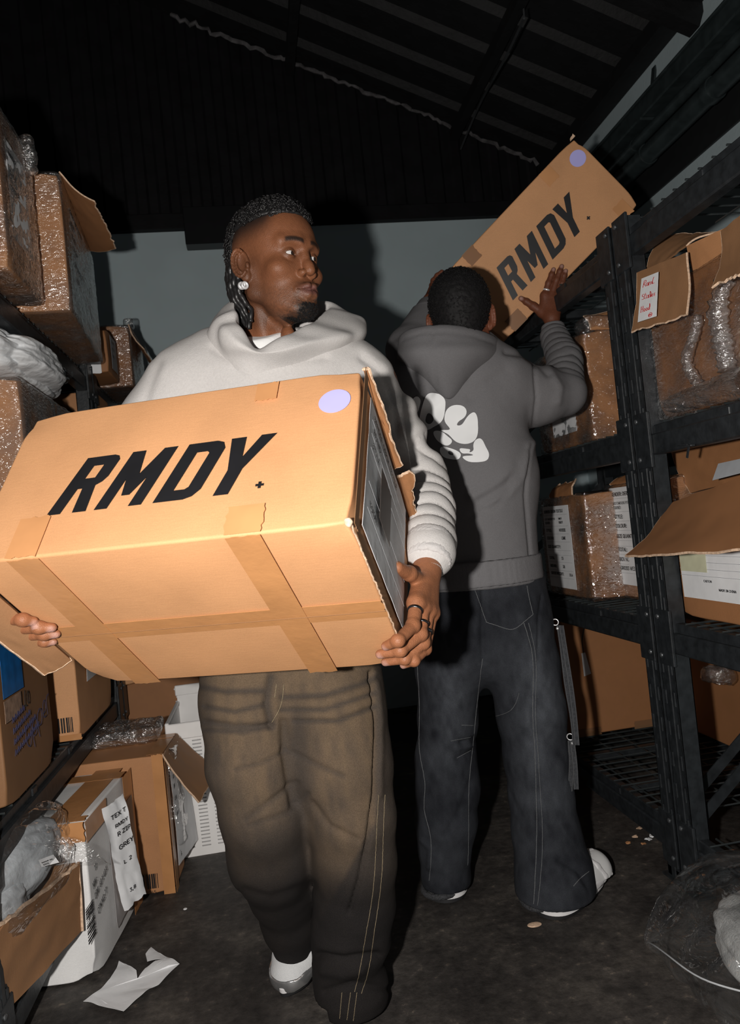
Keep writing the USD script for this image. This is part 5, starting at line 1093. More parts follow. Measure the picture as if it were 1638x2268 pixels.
whisk = [([(445, 1522), (500, 1532), (580, 1530)], 6, -.003), ([(450, 1565), (520, 1577), (590, 1560)], 5, -.004), ([(452, 1600), (520, 1610), (600, 1608)], 7, -.006), ([(453, 1618), (540, 1622), (598, 1608)], 5, -.004), ([(600, 1500), (590, 1560), (600, 1606)], 9, -.008),
         ([(625, 1545), (720, 1540), (800, 1515), (835, 1500)], 6, -.004), ([(622, 1572), (720, 1572), (830, 1535)], 5, -.004), ([(650, 1598), (750, 1597), (830, 1565)], 5, -.005), ([(628, 1600), (632, 1680), (650, 1780)], 9, -.008), ([(520, 1705), (580, 1690), (625, 1668)], 5, -.004), ([(630, 1660), (690, 1690), (760, 1720)], 7, -.004),
         ([(545, 1815), (600, 1775), (655, 1735)], 7, -.005), ([(550, 1830), (640, 1800), (680, 1760)], 6, -.004), ([(690, 1780), (730, 1830), (790, 1860)], 8, -.005), ([(540, 1975), (600, 1990), (690, 1960)], 12, -.006), ([(700, 2118), (760, 2128), (840, 2118)], 10, -.012), ([(720, 2195), (780, 2180), (860, 2190)], 8, -.006), ([(715, 2150), (760, 2160), (800, 2150)], 12, .006),
         ([(822, 1490), (832, 1600), (830, 1760), (815, 1860), (795, 1950), (774, 2020)], 4.5, -.011), ([(834, 1490), (842, 1600), (842, 1760)], 8, .004)]
amt += lines(whisk); push(je, amt); px = project(je.vertices)
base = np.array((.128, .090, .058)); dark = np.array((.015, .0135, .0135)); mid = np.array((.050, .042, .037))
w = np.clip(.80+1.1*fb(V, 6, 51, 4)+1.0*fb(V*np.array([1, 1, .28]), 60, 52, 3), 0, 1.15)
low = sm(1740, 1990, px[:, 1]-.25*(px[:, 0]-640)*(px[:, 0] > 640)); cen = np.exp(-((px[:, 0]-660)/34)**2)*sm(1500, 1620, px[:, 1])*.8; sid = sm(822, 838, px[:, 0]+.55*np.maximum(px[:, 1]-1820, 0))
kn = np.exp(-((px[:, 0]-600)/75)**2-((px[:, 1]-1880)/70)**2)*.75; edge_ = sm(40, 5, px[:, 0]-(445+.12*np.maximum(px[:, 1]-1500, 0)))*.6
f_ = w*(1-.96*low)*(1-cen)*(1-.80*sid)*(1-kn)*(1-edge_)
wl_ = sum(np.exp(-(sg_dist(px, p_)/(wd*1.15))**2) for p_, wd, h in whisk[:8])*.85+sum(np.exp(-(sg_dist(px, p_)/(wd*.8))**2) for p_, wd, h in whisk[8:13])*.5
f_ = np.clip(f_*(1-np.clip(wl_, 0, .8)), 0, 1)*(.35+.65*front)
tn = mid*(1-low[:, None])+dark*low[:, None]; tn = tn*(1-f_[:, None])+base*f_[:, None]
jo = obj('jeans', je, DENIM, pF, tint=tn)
jr = trimesh.Trimesh(je.vertices, je.faces, process=False)
for pts in ([(838, 1760), (833, 1850), (830, 1920), (822, 2000), (808, 2080), (796, 2150), (785, 2196)], [(852, 1760), (848, 1850), (846, 1920), (838, 2000), (826, 2080), (815, 2150), (800, 2200)], [(757, 2198), (752, 2255)], [(776, 2198), (768, 2258)], [(790, 2198), (782, 2260)]):
    try: obj('stitching', seam_on(jr, pts, .0008, 80, wob=.0002), THREADT, jo, smooth=True)
    except Exception as e: print('seam', e)
for pts in ([(628, 1515), (622, 1560), (602, 1600)], [(612, 1515), (608, 1545)]): obj('stitching', seam_on(jr, pts, .0010, 40), THREADT, jo, smooth=True)
hemring = [at(x, y_, y=d) for x, y_, d in ((628, 2122, 1.80), (640, 2136, 1.785), (660, 2143, 1.775), (682, 2138, 1.785), (690, 2126, 1.81), (670, 2112, 1.85), (642, 2110, 1.84))]
obj('hem_band', tube(spline(hemring, 50, closed=True), .0075, 8, closed=True), plain('dark_denim_hem', (.05, .042, .036), .9, var=.5, scale=200, bump=.001, bscale=500), jo, smooth=True)
# ---- running shoes
def shoe(par, toe, direction, L=.305, colors=(SHOEMESH, SHOESILVER, MIDSOLE, SOLE), pitch=0.0, wide=1.0):
    f = np.array([direction[0], direction[1], 0.]); f /= np.linalg.norm(f); r = np.cross(f, (0, 0, 1.)); up_ = np.array([0, 0, 1.0]); f3 = f*math.cos(pitch)-up_*math.sin(pitch); Mx = np.stack([r*wide, f3, np.cross(r, f3)], 1); O = np.asarray(toe, float)-f3*L*(1 if not pitch else .93)+np.cross(r, f3)*0
    wdt = lambda t: .040+.018*np.sin(np.pi*np.clip(t*.9+.28, 0, 1))**1.0*(1 if True else 0)-.020*np.clip((t-.80)/.2, 0, 1)**2
    ts = np.linspace(0, 1, 34)
    def shell(z0, z1, grow0, grow1, rows=6, ov=0.0, t0=0, t1=1):
        G = []
        for q in np.linspace(0, 1, rows):
            ring = []
            for a in np.linspace(0, 2*np.pi, 64, endpoint=False):
                cy = .5-.5*math.cos(a) if a <= np.pi else .5-.5*math.cos(a); sx = 1 if a <= np.pi else -1
                t = np.clip(cy, 0, 1); e = math.sqrt(max(1-(2*t-1)**6, 0)); x = sx*wdt(t)*e*(1+grow0+(grow1-grow0)*q)
                zz = (z0(t) if callable(z0) else z0)*(1-q)+(z1(t) if callable(z1) else z1)*q
                ring.append((x, t*L*(1+.0*q), zz))
            G.append(ring)
        G = np.array(G); m = grid_mesh(G); n = 64; ctop = G[-1].mean(0); cb = G[0].mean(0); V = np.vstack([m.vertices, cb, ctop]); k0, k1 = len(m.vertices), len(m.vertices)+1; i = np.arange(n); j = (i+1) % n
        F_ = np.vstack([m.faces, np.stack([j, i, np.full(n, k0)], 1), np.stack([(rows-1)*n+i, (rows-1)*n+j, np.full(n, k1)], 1)]); m = trimesh.Trimesh(V, F_, process=False); return m
    place = lambda m: (m.apply_transform(frame(Mx, O)), m)[1]
    toeup = lambda t: .012*np.clip((t-.72)/.28, 0, 1)**2
    s1 = shell(lambda t: .002+toeup(t), lambda t: .012+toeup(t), -.05, .02, 3); sp = obj('sneaker', place(s1), colors[3], par, smooth=40)
    s2 = shell(lambda t: .012+toeup(t), lambda t: .036-.012*t+toeup(t), .02, -.04, 5); obj('midsole', place(s2), colors[2], sp, smooth=40)
    c_ = Clay((-.07, -.02, -.01), (.07, L+.02, .15), .003)
    SH = ([(0, .045, .055), (0, .10, .062), (0, .17, .054), (0, .225, .042), (0, L-.048, .034)], [.043, .046, .047, .049, .043]); c_.chain(*SH, .03); c_.cone((0, .05, .06), (0, .065, .115), .038, .035, .03); c_.plane((0, 0, .026), (0, .04, -1), .004); c_.plane((0, .06, .112), (0, -.35, 1), .004)
    u_ = c_.mesh(1); obj('upper', place(u_), colors[0], sp, smooth=True)
    def overlay(pts, r, flat=.45):
        P = np.array(pts); lo = P.min(0)-.03; hi = P.max(0)+.03; k_ = Clay(lo, hi, .0026); k_.chain(P, [r]*len(P), .004)
        # keep only what hugs the upper
        g = Clay(lo, hi, .0026); g.chain(*SH, .03); g.cone((0, .05, .06), (0, .065, .115), .038, .035, .03)
        k_.d = np.maximum(k_.d, np.abs(g.d)-.0030); return place(k_.mesh(1))
    obj('overlay', overlay([(-.044, L-.10, .036), (-.036, L-.04, .036), (-.018, L-.012, .036), (.0, L-.004, .036), (.018, L-.012, .036), (.036, L-.04, .036), (.044, L-.10, .036)], .015), colors[1], sp, smooth=True)
    for sx in (-1, 1):
        obj('overlay', overlay([(.048*sx, .215, .045), (.040*sx, .195, .075), (.020*sx, .178, .096), (.012*sx, .20, .094)], .011), colors[1], sp, smooth=True); obj('overlay', overlay([(.046*sx, .10, .050), (.040*sx, .10, .085), (.022*sx, .13, .104)], .012), colors[1], sp, smooth=True)
    obj('overlay', overlay([(0, .165, .101), (0, .20, .095), (0, .235, .090)], .010), colors[2], sp, smooth=True)
    for sx in (-1, 1):
        obj('accent', overlay([(.049*sx, .245, .040), (.038*sx, .232, .070), (.018*sx, .226, .088)], .0055), SOLE if par is pF else colors[1], sp, smooth=True); obj('accent', overlay([(.047*sx, .15, .042), (.044*sx, .165, .066), (.030*sx, .16, .090)], .006), DARKSILVER if par is pF else colors[1], sp, smooth=True)
    for q in range(4):
        y_ = .145+.020*q; obj('lace', place(tube(spline([(-.020, y_, .098-.007*q), (0, y_+.006, .108-.006*q), (.020, y_, .098-.007*q)], 10), .0030, 6)), colors[2], sp, smooth=True)
    return sp
shoe(pF, toeF, dirF, pitch=math.radians(17), L=.32, wide=1.12); shoe(pF, np.array([ankL[0]+.015, 1.615, .002]), (.05, -1))
#BACK
# =========================================================== the man at the back, seen from behind, pushing a carton up on the rack
pB = thing('person', 'man seen from behind in a dark grey printed hoodie and black jeans, lifting a carton', 'person', (.6, 2.05, 0))
DARKKNIT = KNITM('dark_grey_fleece', (.150, .147, .153)); DARKRIB = KNITM('dark_grey_rib', (.158, .155, .162)); PRINTW = plain('white_screen_print', (.78, .79, .80), .7, var=.03)
vb = at(1020, 690, y=1.0)[:2]; MHB = yaw_frame(vb/np.linalg.norm(vb)+np.array([.05, 0])); hb = .985
CHB = at(1021, 709, y=2.005); NBB = at(1010, 800, y=1.985)
hB, hpB = head_mesh(MHB, CHB, hb, NBB, .0024)
o_f, u_f, v_f, n_f, *_ = FARB.face('-y')
onf = lambda px, py, lift: at_plane(px, py, o_f+n_f*lift, n_f)
wB = onf(1221, 704, .034); WB = onf(1226, 742, .055)
fB = [[onf(1206, 655, .014), onf(1214, 627, .012), onf(1221, 608, .009), onf(1225, 597, .0075)],
      [onf(1221, 653, .015), onf(1232, 620, .012), onf(1239, 601, .009), onf(1243, 590, .0075)],
      [onf(1234, 658, .015), onf(1244, 628, .012), onf(1249, 610, .009), onf(1252, 600, .0075)],
      [onf(1243, 670, .012), onf(1249, 648, .009), onf(1252, 636, .006), onf(1254, 628, .004)],
      [onf(1200, 692, .018), onf(1180, 678, .014), onf(1165, 668, .011), onf(1153, 661, .009)]]
rB = [[.0118, .0100, .0090, .0075], [.0120, .0102, .0092, .0076], [.0115, .0098, .0088, .0072], [.0100, .0085, .0075, .0062], [.0160, .0135, .0110, .0085]]
pal = [(wB, f[0], .020, .0135) for f in fB[:4]]+[(wB, fB[4][0], .020, .0165), (fB[0][0], fB[3][0], .0125, .011), (fB[4][0], fB[0][0], .015, .012)]
hBR = sculpt_hand(wB, WB+(WB-wB)*.6, pal, fB, rB, .0019, wr=(.024, .027)).solid(2)
# his left hand on the other end of the carton, its fingers showing past his head
wB2 = at(953, 668, y=2.40); WB2 = at(946, 690, y=2.36)
g = lambda x, y_, d: at(x, y_, y=d)
fB2 = [[g(957, 640, 2.44), g(960, 622, 2.455), g(968, 611, 2.46), g(978, 602, 2.458)], [g(955, 648, 2.455), g(957, 632, 2.475), g(963, 621, 2.485), g(972, 612, 2.48)],
       [g(954, 655, 2.47), g(956, 641, 2.50), g(962, 631, 2.51), g(970, 624, 2.50)], [g(955, 662, 2.48), g(957, 650, 2.51), g(962, 642, 2.52), g(970, 637, 2.51)],
       [g(968, 660, 2.42), g(980, 650, 2.43), g(990, 642, 2.44)]]
pal2 = [(wB2, f[0], .020, .0130) for f in fB2[:4]]+[(wB2, fB2[4][0], .020, .015)]
hBL = sculpt_hand(wB2, WB2, pal2, fB2, rB[:4]+[[.0145, .012, .009]], .0022, wr=(.024, .027)).solid(2)
SRB, SLB = at(1122, 856, y=2.05), at(925, 850, y=2.02); ERB = at(1246, 872, y=2.10); ELB = at(905, 775, y=2.26)
hipBR, hipBL = at(1128, 1390, y=2.04), at(1010, 1390, y=2.05); kBR, kBL = at(1190, 1690, y=2.02), at(985, 1690, y=2.08); aBR, aBL = at(1222, 1965, y=1.99), at(985, 1955, y=2.12)
c = Clay((.28, 1.75, -.02), (1.05, 2.55, 1.70), .009); chB = at(1035, 960, y=2.06); waB = at(1065, 1250, y=2.04)
c.cone(NBB, chB, .045, .09, .05); c.cone(SRB, SLB, .048, .048, .04); c.ell(chB+np.array([0, .01, 0]), (.14, .080, .20), k=.03); c.cone(chB, waB+np.array([0, .01, 0]), .095, .092, .04); c.cone(hipBR, hipBL, .075, .075, .04); c.cone(waB+np.array([0, .01, 0]), (hipBR+hipBL)/2, .092, .085, .04)
for S_, E_, W_ in ((SRB, ERB, WB), (SLB, ELB, WB2)): c.cone(S_, E_, .048, .038, .03); c.cone(E_, W_, .038, .026, .02)
for a_, b_, d_ in ((hipBR, kBR, aBR), (hipBL, kBL, aBL)): c.cone(a_, b_, .080, .052, .04); c.cone(b_, d_, .052, .036, .03); c.cone(d_, d_+np.array([.02, .10, -.05]), .034, .026, .02)
bodyB = fuse(c.solid(1), hB, hBR, hBL)
nlB = []
for f in fB[:3]+[fB[4]]:
    ax_ = f[-1]-f[-2]; ax_ /= np.linalg.norm(ax_); d = n_f-ax_*np.dot(n_f, ax_); nlB.append((f[-1]-ax_*.0005, d/np.linalg.norm(d)))
obj('body', bodyB, SKINM, pB, tint=skin_tint(bodyB.vertices, (.150, .050, .026), MHB, CHB, hb, False, nlB))
MHF_, CHF_, hs_keep = MHF, CHF, hs
MHF, CHF, hs = MHB, CHB, hb; eyes(pB, (0, 1, 0)); MHF, CHF, hs = MHF_, CHF_, hs_keep
HB = lambda q: CHB+(np.asarray(q, float)*hb) @ MHB.T
c = Clay((-.12, -.15, -.13), (.12, .12, .17), .0028)
c.ell((0, -.018, .040), (.0865, .108, .1000), k=.01); c.ell((0, .030, .055), (.070, .058, .070), k=.03); c.cone((0, -.055, -.02), (0, -.050, -.075), .058, .045, .03)
X, Y, Z = c.grid((slice(None),)*3)
line = .080+.10*np.maximum(Y-.02, 0)-Z; back = np.maximum(Y+.018+.10*np.maximum(-Z, 0)*0, -(Z+.070-.35*np.maximum(np.abs(X)-.035, 0)))
c.d = np.maximum(c.d, np.minimum(line, back)).astype(np.float32)
hm = c.mesh(2); push(hm, .0030*fb(hm.vertices, 120, 7, 2)+.0012*fb(hm.vertices, 330, 8, 1)); n_ = normals(hm); ow = hm.vertices-np.array([0, -.018, .02]); ok = (np.einsum('ij,ij->i', n_, ow) > 0) & (hm.vertices[:, 1] < .02)
fz = curls(hm.vertices[ok], n_[ok], 1600, 15, r=.0010, rad=.0018, lift=.0028, grow=.003, turns=1.0)
hair = cat(hm, fz); hair.vertices = HB(hair.vertices); obj('hair', hair, HAIRB, pB, smooth=True)
obj('ring', ring_at(fB[0][0], fB[0][1], .45, .0112, .0014, wide=2.2), SILVER, pB, smooth=True)
# ---- hoodie
c = Clay((.28, 1.76, .80), (1.06, 2.56, 1.76), .0055)
c.chain([at(985, 850, y=2.07), at(990, 1080, y=2.06), at(1000, 1290, y=2.05)], [.098, .100, .098], .06); c.chain([at(1082, 850, y=2.07), at(1098, 1060, y=2.05), at(1118, 1290, y=2.04)], [.098, .100, .098], .09)
c.chain([at(1035, 850, y=2.06), at(1045, 1060, y=2.05), at(1060, 1290, y=2.04)], [.115, .112, .115], .08)
c.cone(at(935, 838, y=2.05), at(1105, 835, y=2.06), .068, .072, .06); c.cone(at(985, 780, y=2.03), at(1040, 780, y=2.04), .075, .072, .05)
c.chain([SRB+np.array([-.02, 0, 0]), at(1185, 878, y=2.08), ERB], [.088, .078, .066], .05); c.chain([ERB, at(1250, 800, y=2.19), WB], [.064, .052, .045], .018)
c.chain([SLB, ELB, WB2], [.085, .066, .046], .03)
Hq = at(1065, 1303, y=1.93); c.plane((Hq[0], Hq[1], Hq[2]-.006), (0, 0, -1), .008)
hd = c.mesh(2); V = hd.vertices; px = project(V); nn = normals(hd); bk = sm(.1, -.35, nn[:, 1])
amt = .008*fb(V, 6, 61, 3)+.003*fb(V, 18, 62, 3)
fl2 = [([(1190, 960), (1150, 1030), (1090, 1080), (1045, 1100)], 11, .007), ([(1165, 1000), (1120, 1070), (1060, 1110)], 10, -.006), ([(1080, 1120), (1130, 1090), (1160, 1050), (1172, 985)], 9, .006), ([(1045, 1140), (1100, 1115), (1150, 1060)], 8, -.005), ([(1172, 985), (1163, 1100), (1175, 1240)], 4, -.006),
        ([(1183, 800), (1188, 880), (1182, 945)], 4, -.006), ([(1120, 780), (1160, 785), (1200, 812), (1215, 830)], 7, -.007), ([(1200, 800), (1218, 822), (1240, 860), (1235, 890)], 9, .006), ([(1040, 880), (1080, 850), (1120, 820)], 12, -.005), ([(965, 875), (985, 862), (1030, 835)], 8, -.006)]
for pts, wd, h in fl2: amt += bk*np.exp(-(sg_dist(px, pts)/wd)**2)*h
ax_ = (WB-ERB)/np.linalg.norm(WB-ERB); tl = (V-ERB) @ ax_; rl = np.linalg.norm((V-ERB)-np.outer(tl, ax_), axis=1); wgt = sm(-.02, .03, tl)*(rl < .085)
amt += wgt*.0075*(np.abs(np.sin(tl*np.pi/.041+6*fb(V, 8, 4)))**.6-.6)*(.2+1.5*meshkit.noise(V*12, 5))
push(hd, amt); obj('hoodie', hd, DARKKNIT, pB, smooth=True); hraw = trimesh.Trimesh(hd.vertices, hd.faces, process=False)
def ringband(axis, c0, r, h0, h1, rib, n=160):
    pass
# rib hem and cuffs
c = Clay((.40, 1.80, Hq[2]-.06), (1.0, 2.30, Hq[2]+.12), .005); z0 = at(1065, 1300, y=1.93)[2]; z1 = at(1065, 1243, y=1.93)[2]
c.cone(at(1002, 1270, y=2.05), at(1118, 1270, y=2.04), .103, .103, .03); c.cone(at(1060, 1270, y=2.045), at(1062, 1271, y=2.045), .122, .122, .05); c.d = np.maximum(c.d, 0)*1+c.d*(c.d < 0)
X, Y, Z = c.grid((slice(None),)*3)
c2 = Clay((.40, 1.80, Hq[2]-.06), (1.0, 2.30, Hq[2]+.12), .005)
for zz in np.linspace(z0-.02, z1+.02, 6): 
    q0, q1 = at(1002, 1270, y=2.05), at(1118, 1270, y=2.04); q0[2] = q1[2] = zz; qm = (q0+q1)/2; c2.cone(q0, q1, .103, .103, .01); c2.cone(qm-np.array([.01, 0, 0]), qm+np.array([.01, 0, 0]), .121, .121, .05)
tilt = .06; zc = (X-Hq[0])*tilt
c2.d = np.maximum(c2.d, np.maximum(Z-(z1+zc*0), (z0+zc*0)-Z)).astype(np.float32); rm = c2.mesh(2); a_ = np.arctan2(rm.vertices[:, 1]-2.045, rm.vertices[:, 0]-Hq[0]); push(rm, .0006*np.sin(a_*150)); obj('rib_hem', rm, DARKRIB, pB, smooth=True)
for a_, b_, r0, r1 in ((WB+(WB-wB)*.35, WB*.35+wB*.65, .046, .037), (WB2+(WB2-wB2)*.3, WB2*.4+wB2*.6, .046, .037)):
    q = Clay(np.minimum(a_, b_)-.08, np.maximum(a_, b_)+.08, .004); q.cone(a_, b_, r0, r1, .01); dn = (b_-a_)/np.linalg.norm(b_-a_); q.plane(b_-dn*.004, dn, .004); obj('cuff', q.mesh(2), DARKRIB, pB, smooth=True)
# hood: a deep pouch hanging behind the neck
KB = [  # inner foot, rim, belly, hem on the back
 ((1000, 745, 2.02), (985, 719, 1.895), (975, 790, 1.868), (985, 868, 1.925)),
 ((960, 748, 2.03), (925, 724, 1.915), (925, 790, 1.890), (945, 846, 1.945)),
 ((935, 760, 2.06), (893, 736, 1.965), (893, 795, 1.950), (915, 838, 1.985)),
 ((930, 770, 2.10), (884, 752, 2.050), (882, 800, 2.050), (900, 835, 2.060)),
 ((945, 775, 2.13), (905, 760, 2.140), (900, 800, 2.150), (915, 830, 2.140)),
 ((1000, 780, 2.14), (985, 775, 2.180), (985, 805, 2.200), (990, 830, 2.180)),
 ((1060, 780, 2.13), (1075, 768, 2.150), (1090, 800, 2.160), (1075, 825, 2.140)),
 ((1075, 770, 2.09), (1103, 758, 2.060), (1110, 790, 2.060), (1098, 815, 2.060)),
 ((1065, 758, 2.05), (1092, 744, 1.965), (1098, 785, 1.960), (1085, 812, 1.985)),
 ((1040, 750, 2.03), (1045, 727, 1.910), (1050, 785, 1.885), (1035, 842, 1.940))]
P4 = [[at(q[0], q[1], y=q[2]) for q in row] for row in KB]
loops = [[r[0] for r in P4], [r[0]*.4+r[1]*.6+np.array([0, 0, -.004]) for r in P4], [r[1] for r in P4], [r[1]*.55+r[2]*.45+(r[2]-r[0])*.05 for r in P4], [r[2] for r in P4], [r[3] for r in P4], [r[3]*.75+r[0]*.25+np.array([0, 0, -.02]) for r in P4]]
gm = grid_mesh(loft(loops, 120, 46)); pxh = project(gm.vertices); nh = normals(gm); am = .005*fb(gm.vertices, 8, 71, 3)+.0025*fb(gm.vertices, 20, 72, 3)
am += (nh[:, 1] < 0)*(-.0045*np.exp(-(sg_dist(pxh, [(962, 720), (958, 790), (966, 850)])/3.5)**2)-.003*np.exp(-(sg_dist(pxh, [(890, 752), (930, 738), (985, 734), (1045, 742), (1092, 760)])/3)**2))
push(gm, am); obj('hood', gm, DARKKNIT, pB, smooth=True)
# screen print on the back: soft balloon letters
zz = lambda pts: [(860+x/2.985, 560+y/2.985) for x, y in pts]
shapes = [([(255, 935), (330, 933), (372, 970), (375, 1030), (355, 1110), (330, 1135), (300, 1152), (260, 1172), (225, 1165), (208, 1120), (215, 1040), (235, 970)], [(262, 1060), (298, 1090), (295, 1115), (270, 1133), (250, 1120), (250, 1085)]),
          ([(165, 960), (190, 948), (208, 965), (205, 1010), (190, 1050), (170, 1020)], None),
          ([(372, 1080), (385, 1040), (420, 1012), (465, 1007), (500, 1020), (515, 1045), (510, 1075), (490, 1098), (462, 1118), (453, 1140), (470, 1142), (500, 1115), (540, 1065), (565, 1055), (585, 1085), (590, 1130), (588, 1200), (570, 1240), (530, 1262), (480, 1262), (440, 1245), (410, 1215), (385, 1195), (345, 1173), (405, 1168), (378, 1125)], None),
          ([(302, 1182), (338, 1178), (395, 1216), (420, 1246), (400, 1272), (350, 1262), (315, 1230)], None),
          ([(345, 1290), (400, 1290), (450, 1308), (478, 1335), (468, 1360), (420, 1366), (375, 1355), (345, 1325)], [(398, 1312), (425, 1322), (430, 1334), (408, 1336), (396, 1326)]),
          ([(470, 1300), (520, 1297), (540, 1305), (535, 1318), (555, 1312), (560, 1280), (585, 1232), (600, 1228), (640, 1280), (663, 1335), (655, 1365), (610, 1383), (560, 1385), (510, 1372), (490, 1352), (530, 1342), (558, 1338), (530, 1328), (482, 1322)], None)]
for ext, hole in shapes:
    ring = [tuple(p) for p in spline([(*p, 0) for p in zz(ext)], 90, closed=True)[:, :2]]; po_ = sg.Polygon(ring).buffer(0)
    if hole: po_ = po_.difference(sg.Polygon([tuple(p) for p in spline([(*p, 0) for p in zz(hole)], 40, closed=True)[:, :2]]).buffer(0))
    x0, y0, x1, y1 = po_.bounds; Vs, Fs = [], []
    cells = [po_.intersection(sg.box(x, y_, x+4, y_+4)) for x in np.arange(x0, x1, 4) for y_ in np.arange(y0, y1, 4)]
    ms = []
    for q in cells:
        for gq in getattr(q, 'geoms', [q]):
            if gq.geom_type == 'Polygon' and gq.area > 1e-3:
                v2, f2_ = trimesh.creation.triangulate_polygon(gq, engine='earcut'); ms.append(trimesh.Trimesh(np.c_[v2, v2[:, 0]*0], f2_, process=False))
    m2 = cat(ms); m2.merge_vertices(digits_vertex=5); P, N = seen_hit(hraw, m2.vertices[:, :2]); okv = ~np.isnan(P[:, 0]); m2.update_faces(okv[m2.faces].all(1)); P = np.nan_to_num(P)
    P = P+N*.0018; m2.vertices = P; m2.remove_unreferenced_vertices(); obj('back_print', m2, PRINTW, pB, smooth=True)
# ---- jeans
c = Clay((.28, 1.72, -.005), (1.05, 2.36, .98), .005)
def legB(ps): P = [at(x, y_, y=d) for x, y_, hw, d in ps]; c.chain(P, [hw*d/F for x, y_, hw, d in ps], .022)
legB([(1130, 1290, 78, 2.05), (1138, 1380, 84, 2.04), (1156, 1470, 82, 2.03), (1176, 1580, 76, 2.02), (1188, 1680, 70, 2.02), (1198, 1760, 71, 2.02), (1210, 1850, 76, 2.01), (1226, 1925, 84, 1.985), (1230, 1970, 86, 1.965), (1226, 2050, 86, 1.955)])
legB([(1010, 1290, 84, 2.06), (1000, 1380, 84, 2.07), (993, 1480, 74, 2.08), (990, 1590, 65, 2.09), (986, 1680, 65, 2.10), (991, 1740, 69, 2.10), (988, 1820, 66, 2.11), (984, 1880, 56, 2.11), (986, 1940, 52, 2.12), (986, 2030, 42, 2.12)])
c.cone(at(1040, 1300, y=2.06), at(1090, 1300, y=2.05), .115, .115, .05); c.cone(at(1035, 1360, y=2.045), at(1100, 1360, y=2.04), .120, .120, .05); c.cone(at(1030, 1430, y=2.05), at(1108, 1430, y=2.04), .105, .105, .04)
X, Y, Z = c.grid((slice(None),)*3); c.d = np.maximum(c.d, .026-Z).astype(np.float32)
je = c.mesh(2); V = je.vertices; px = project(V); nn = normals(je); bk = sm(.2, -.2, nn[:, 1]); amt = .010*fb(V, 6, 81, 3)+.004*fb(V, 18, 82, 3)
for pts, wd, h in [([(1070, 1310), (1068, 1400), (1070, 1465)], 6, -.008), ([(1020, 1645), (1048, 1636)], 5, -.006), ([(1005, 1660), (1046, 1650)], 6, .005), ([(1010, 1680), (1046, 1664)], 5, -.006), ([(1105, 1585), (1140, 1560), (1155, 1540)], 7, -.004), ([(1130, 1760), (1150, 1800)], 7, -.004), ([(935, 1860), (955, 1880), (950, 1920)], 7, .006), ([(985, 1850), (1020, 1790), (1040, 1730)], 7, -.004),
                   ([(1160, 1380), (1178, 1460), (1185, 1600), (1192, 1760), (1195, 1900)], 3, .003), ([(1200, 1320), (1192, 1380), (1190, 1480)], 3, -.004), ([(1240, 1905), (1280, 1930), (1300, 1960)], 7, -.006)]: amt += bk*np.exp(-(sg_dist(px, pts)/wd)**2)*h
push(je, amt)
w = np.clip(.5+1.3*fb(V, 8, 91, 4)+.8*fb(V*np.array([1, 1, .35]), 75, 92, 3), 0, 1); patch = np.exp(-((px[:, 0]-1195)/45)**2-((px[:, 1]-1560)/130)**2)*.8+np.exp(-((px[:, 0]-995)/40)**2-((px[:, 1]-1560)/110)**2)*.7+np.exp(-((px[:, 0]-1220)/60)**2-((px[:, 1]-1800)/110)**2)*.4
f_ = np.clip(w*.5+patch*w*1.1, 0, 1)[:, None]; tn = np.array((.0125, .0135, .0175))*(1-f_)+np.array((.068, .074, .086))*f_
jb = obj('jeans', je, DENIM, pB, tint=tn); jr = trimesh.Trimesh(je.vertices, je.faces, process=False)
Z3 = lambda pts: [(860+x/2.908, 1280+y/2.908) for x, y in pts]
for pts, r_ in [(Z3([(870, 290), (915, 440), (932, 650), (928, 850), (942, 1100), (950, 1350), (955, 1600), (948, 1850), (935, 2100)]), .0011), (Z3([(900, 290), (940, 460), (950, 650), (945, 850), (960, 1100), (975, 1350), (990, 1600), (985, 1850), (960, 2110)]), .0009), (Z3([(555, 75), (600, 200), (630, 285)]), .0009), (Z3([(630, 285), (720, 315), (800, 330), (870, 285), (930, 235)]), .0010), (Z3([(930, 235), (905, 130), (890, 50)]), .0009),
                (Z3([(185, 560), (200, 900), (205, 1150), (235, 1330), (232, 1500), (262, 1620), (275, 1760), (262, 1950)]), .0010), (Z3([(605, 520), (560, 900), (545, 1060), (520, 1300), (515, 1600), (510, 1850)]), .0009), (Z3([(470, 948), (545, 950)]), .0009), (Z3([(440, 1160), (530, 1110)]), .0008), (Z3([(400, 1050), (530, 1025)]), .0008), (Z3([(690, 890), (790, 850), (840, 740)]), .0007), (Z3([(1190, 1985), (1240, 1930), (1290, 1890)]), .0012)]:
    try: obj('stitching', seam_on(jr, pts, r_, 70, wob=.0002), THREADG, jb, smooth=True)
    except Exception as e: print('seamB', e)
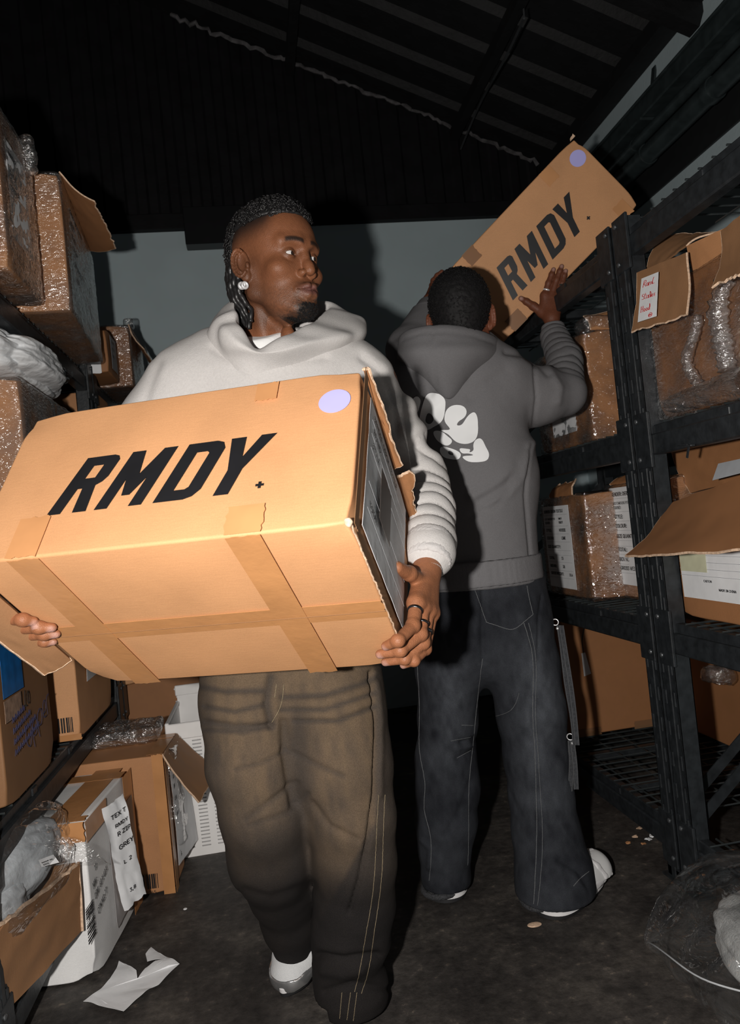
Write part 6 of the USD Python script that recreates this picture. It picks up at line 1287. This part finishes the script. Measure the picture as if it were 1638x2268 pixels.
for ring in ([(943, 1990, 2.09), (965, 1998, 2.06), (990, 2000, 2.055), (1015, 1996, 2.07), (1036, 1975, 2.10), (1015, 1965, 2.18), (960, 1968, 2.17)], [(1158, 2008, 1.96), (1185, 2028, 1.91), (1225, 2022, 1.905), (1262, 2008, 1.93), (1298, 1975, 1.99), (1270, 1965, 2.06), (1190, 1975, 2.05)]):
    P = np.array([at(*q[:2], y=q[2]) for q in ring]); P[:, 2] = np.maximum(P[:, 2], .022); obj('hem_band', tube(spline(P, 60, closed=True), .0085, 8, closed=True), plain('black_denim_hem', (.035, .036, .040), .9, var=.6, scale=220, bump=.001, bscale=500), jb, smooth=True)
STRAPT = plain('dull_strap_thread', (.09, .092, .097), .8); STRAP = plain('black_denim_strap', (.035, .037, .042), .9, var=.4, scale=200)
def strap(pts, y0, w=.017):
    P = spline([at(x, y_, y=d) for x, y_, d in pts], 40); u = CR[:, 0]; G = np.stack([P-u*w/2, P-u*w/2-.0015*CR[:, 2], P+u*w/2-.0015*CR[:, 2], P+u*w/2], 1)
    m = grid_mesh(G.transpose(0, 1, 2), True); st = obj('strap', m, STRAP, jb); 
    for e in (-1, 1): obj('strap_stitching', tube(P+u*e*(w/2-.002)-.0022*CR[:, 2], .0008, 5), STRAPT, st)
strap([(1238, 1385, 1.99), (1246, 1440, 1.965), (1256, 1520, 1.95), (1268, 1590, 1.95), (1274, 1648, 1.95)], 0); strap([(1242, 1385, 1.985), (1252, 1450, 1.955), (1266, 1540, 1.94), (1277, 1650, 1.94)], 0, .014)
strap([(1262, 1640, 1.97), (1264, 1690, 1.96), (1261, 1752, 1.955)], 0, .015); strap([(1266, 1640, 1.965), (1272, 1690, 1.955), (1275, 1748, 1.95)], 0, .014)
for x, y_, d in ((1229, 1378, 1.985), (1262, 1632, 1.965)):
    obj('metal_ring', torus(at(x, y_, y=d), CR[:, 2]+.4*CR[:, 0], .0085, .0016), SILVER, jb, smooth=True); q = trimesh.creation.icosphere(1, .0042); q.apply_translation(at(x+5, y_+14, y=d-.003)); obj('snap_hook', q, SILVER, jb, smooth=True)
# ---- trainers
def place_shoe(toe, d): return shoe(pB, toe, d, L=.262, colors=(WHITE, MIDSOLE, MIDSOLE, SOLE))
hr = at(1195, 2032, z=0); tr = at(1332, 1962, z=.012); dr = (tr-hr)*np.array([1, 1, 0]); place_shoe(tr+dr*.10+np.array([0, .045, -.012]), dr+np.array([0, .05, 0]))
hl = at(988, 2004, z=0); place_shoe(hl+np.array([.092, .250, 0]), (.36, .93))
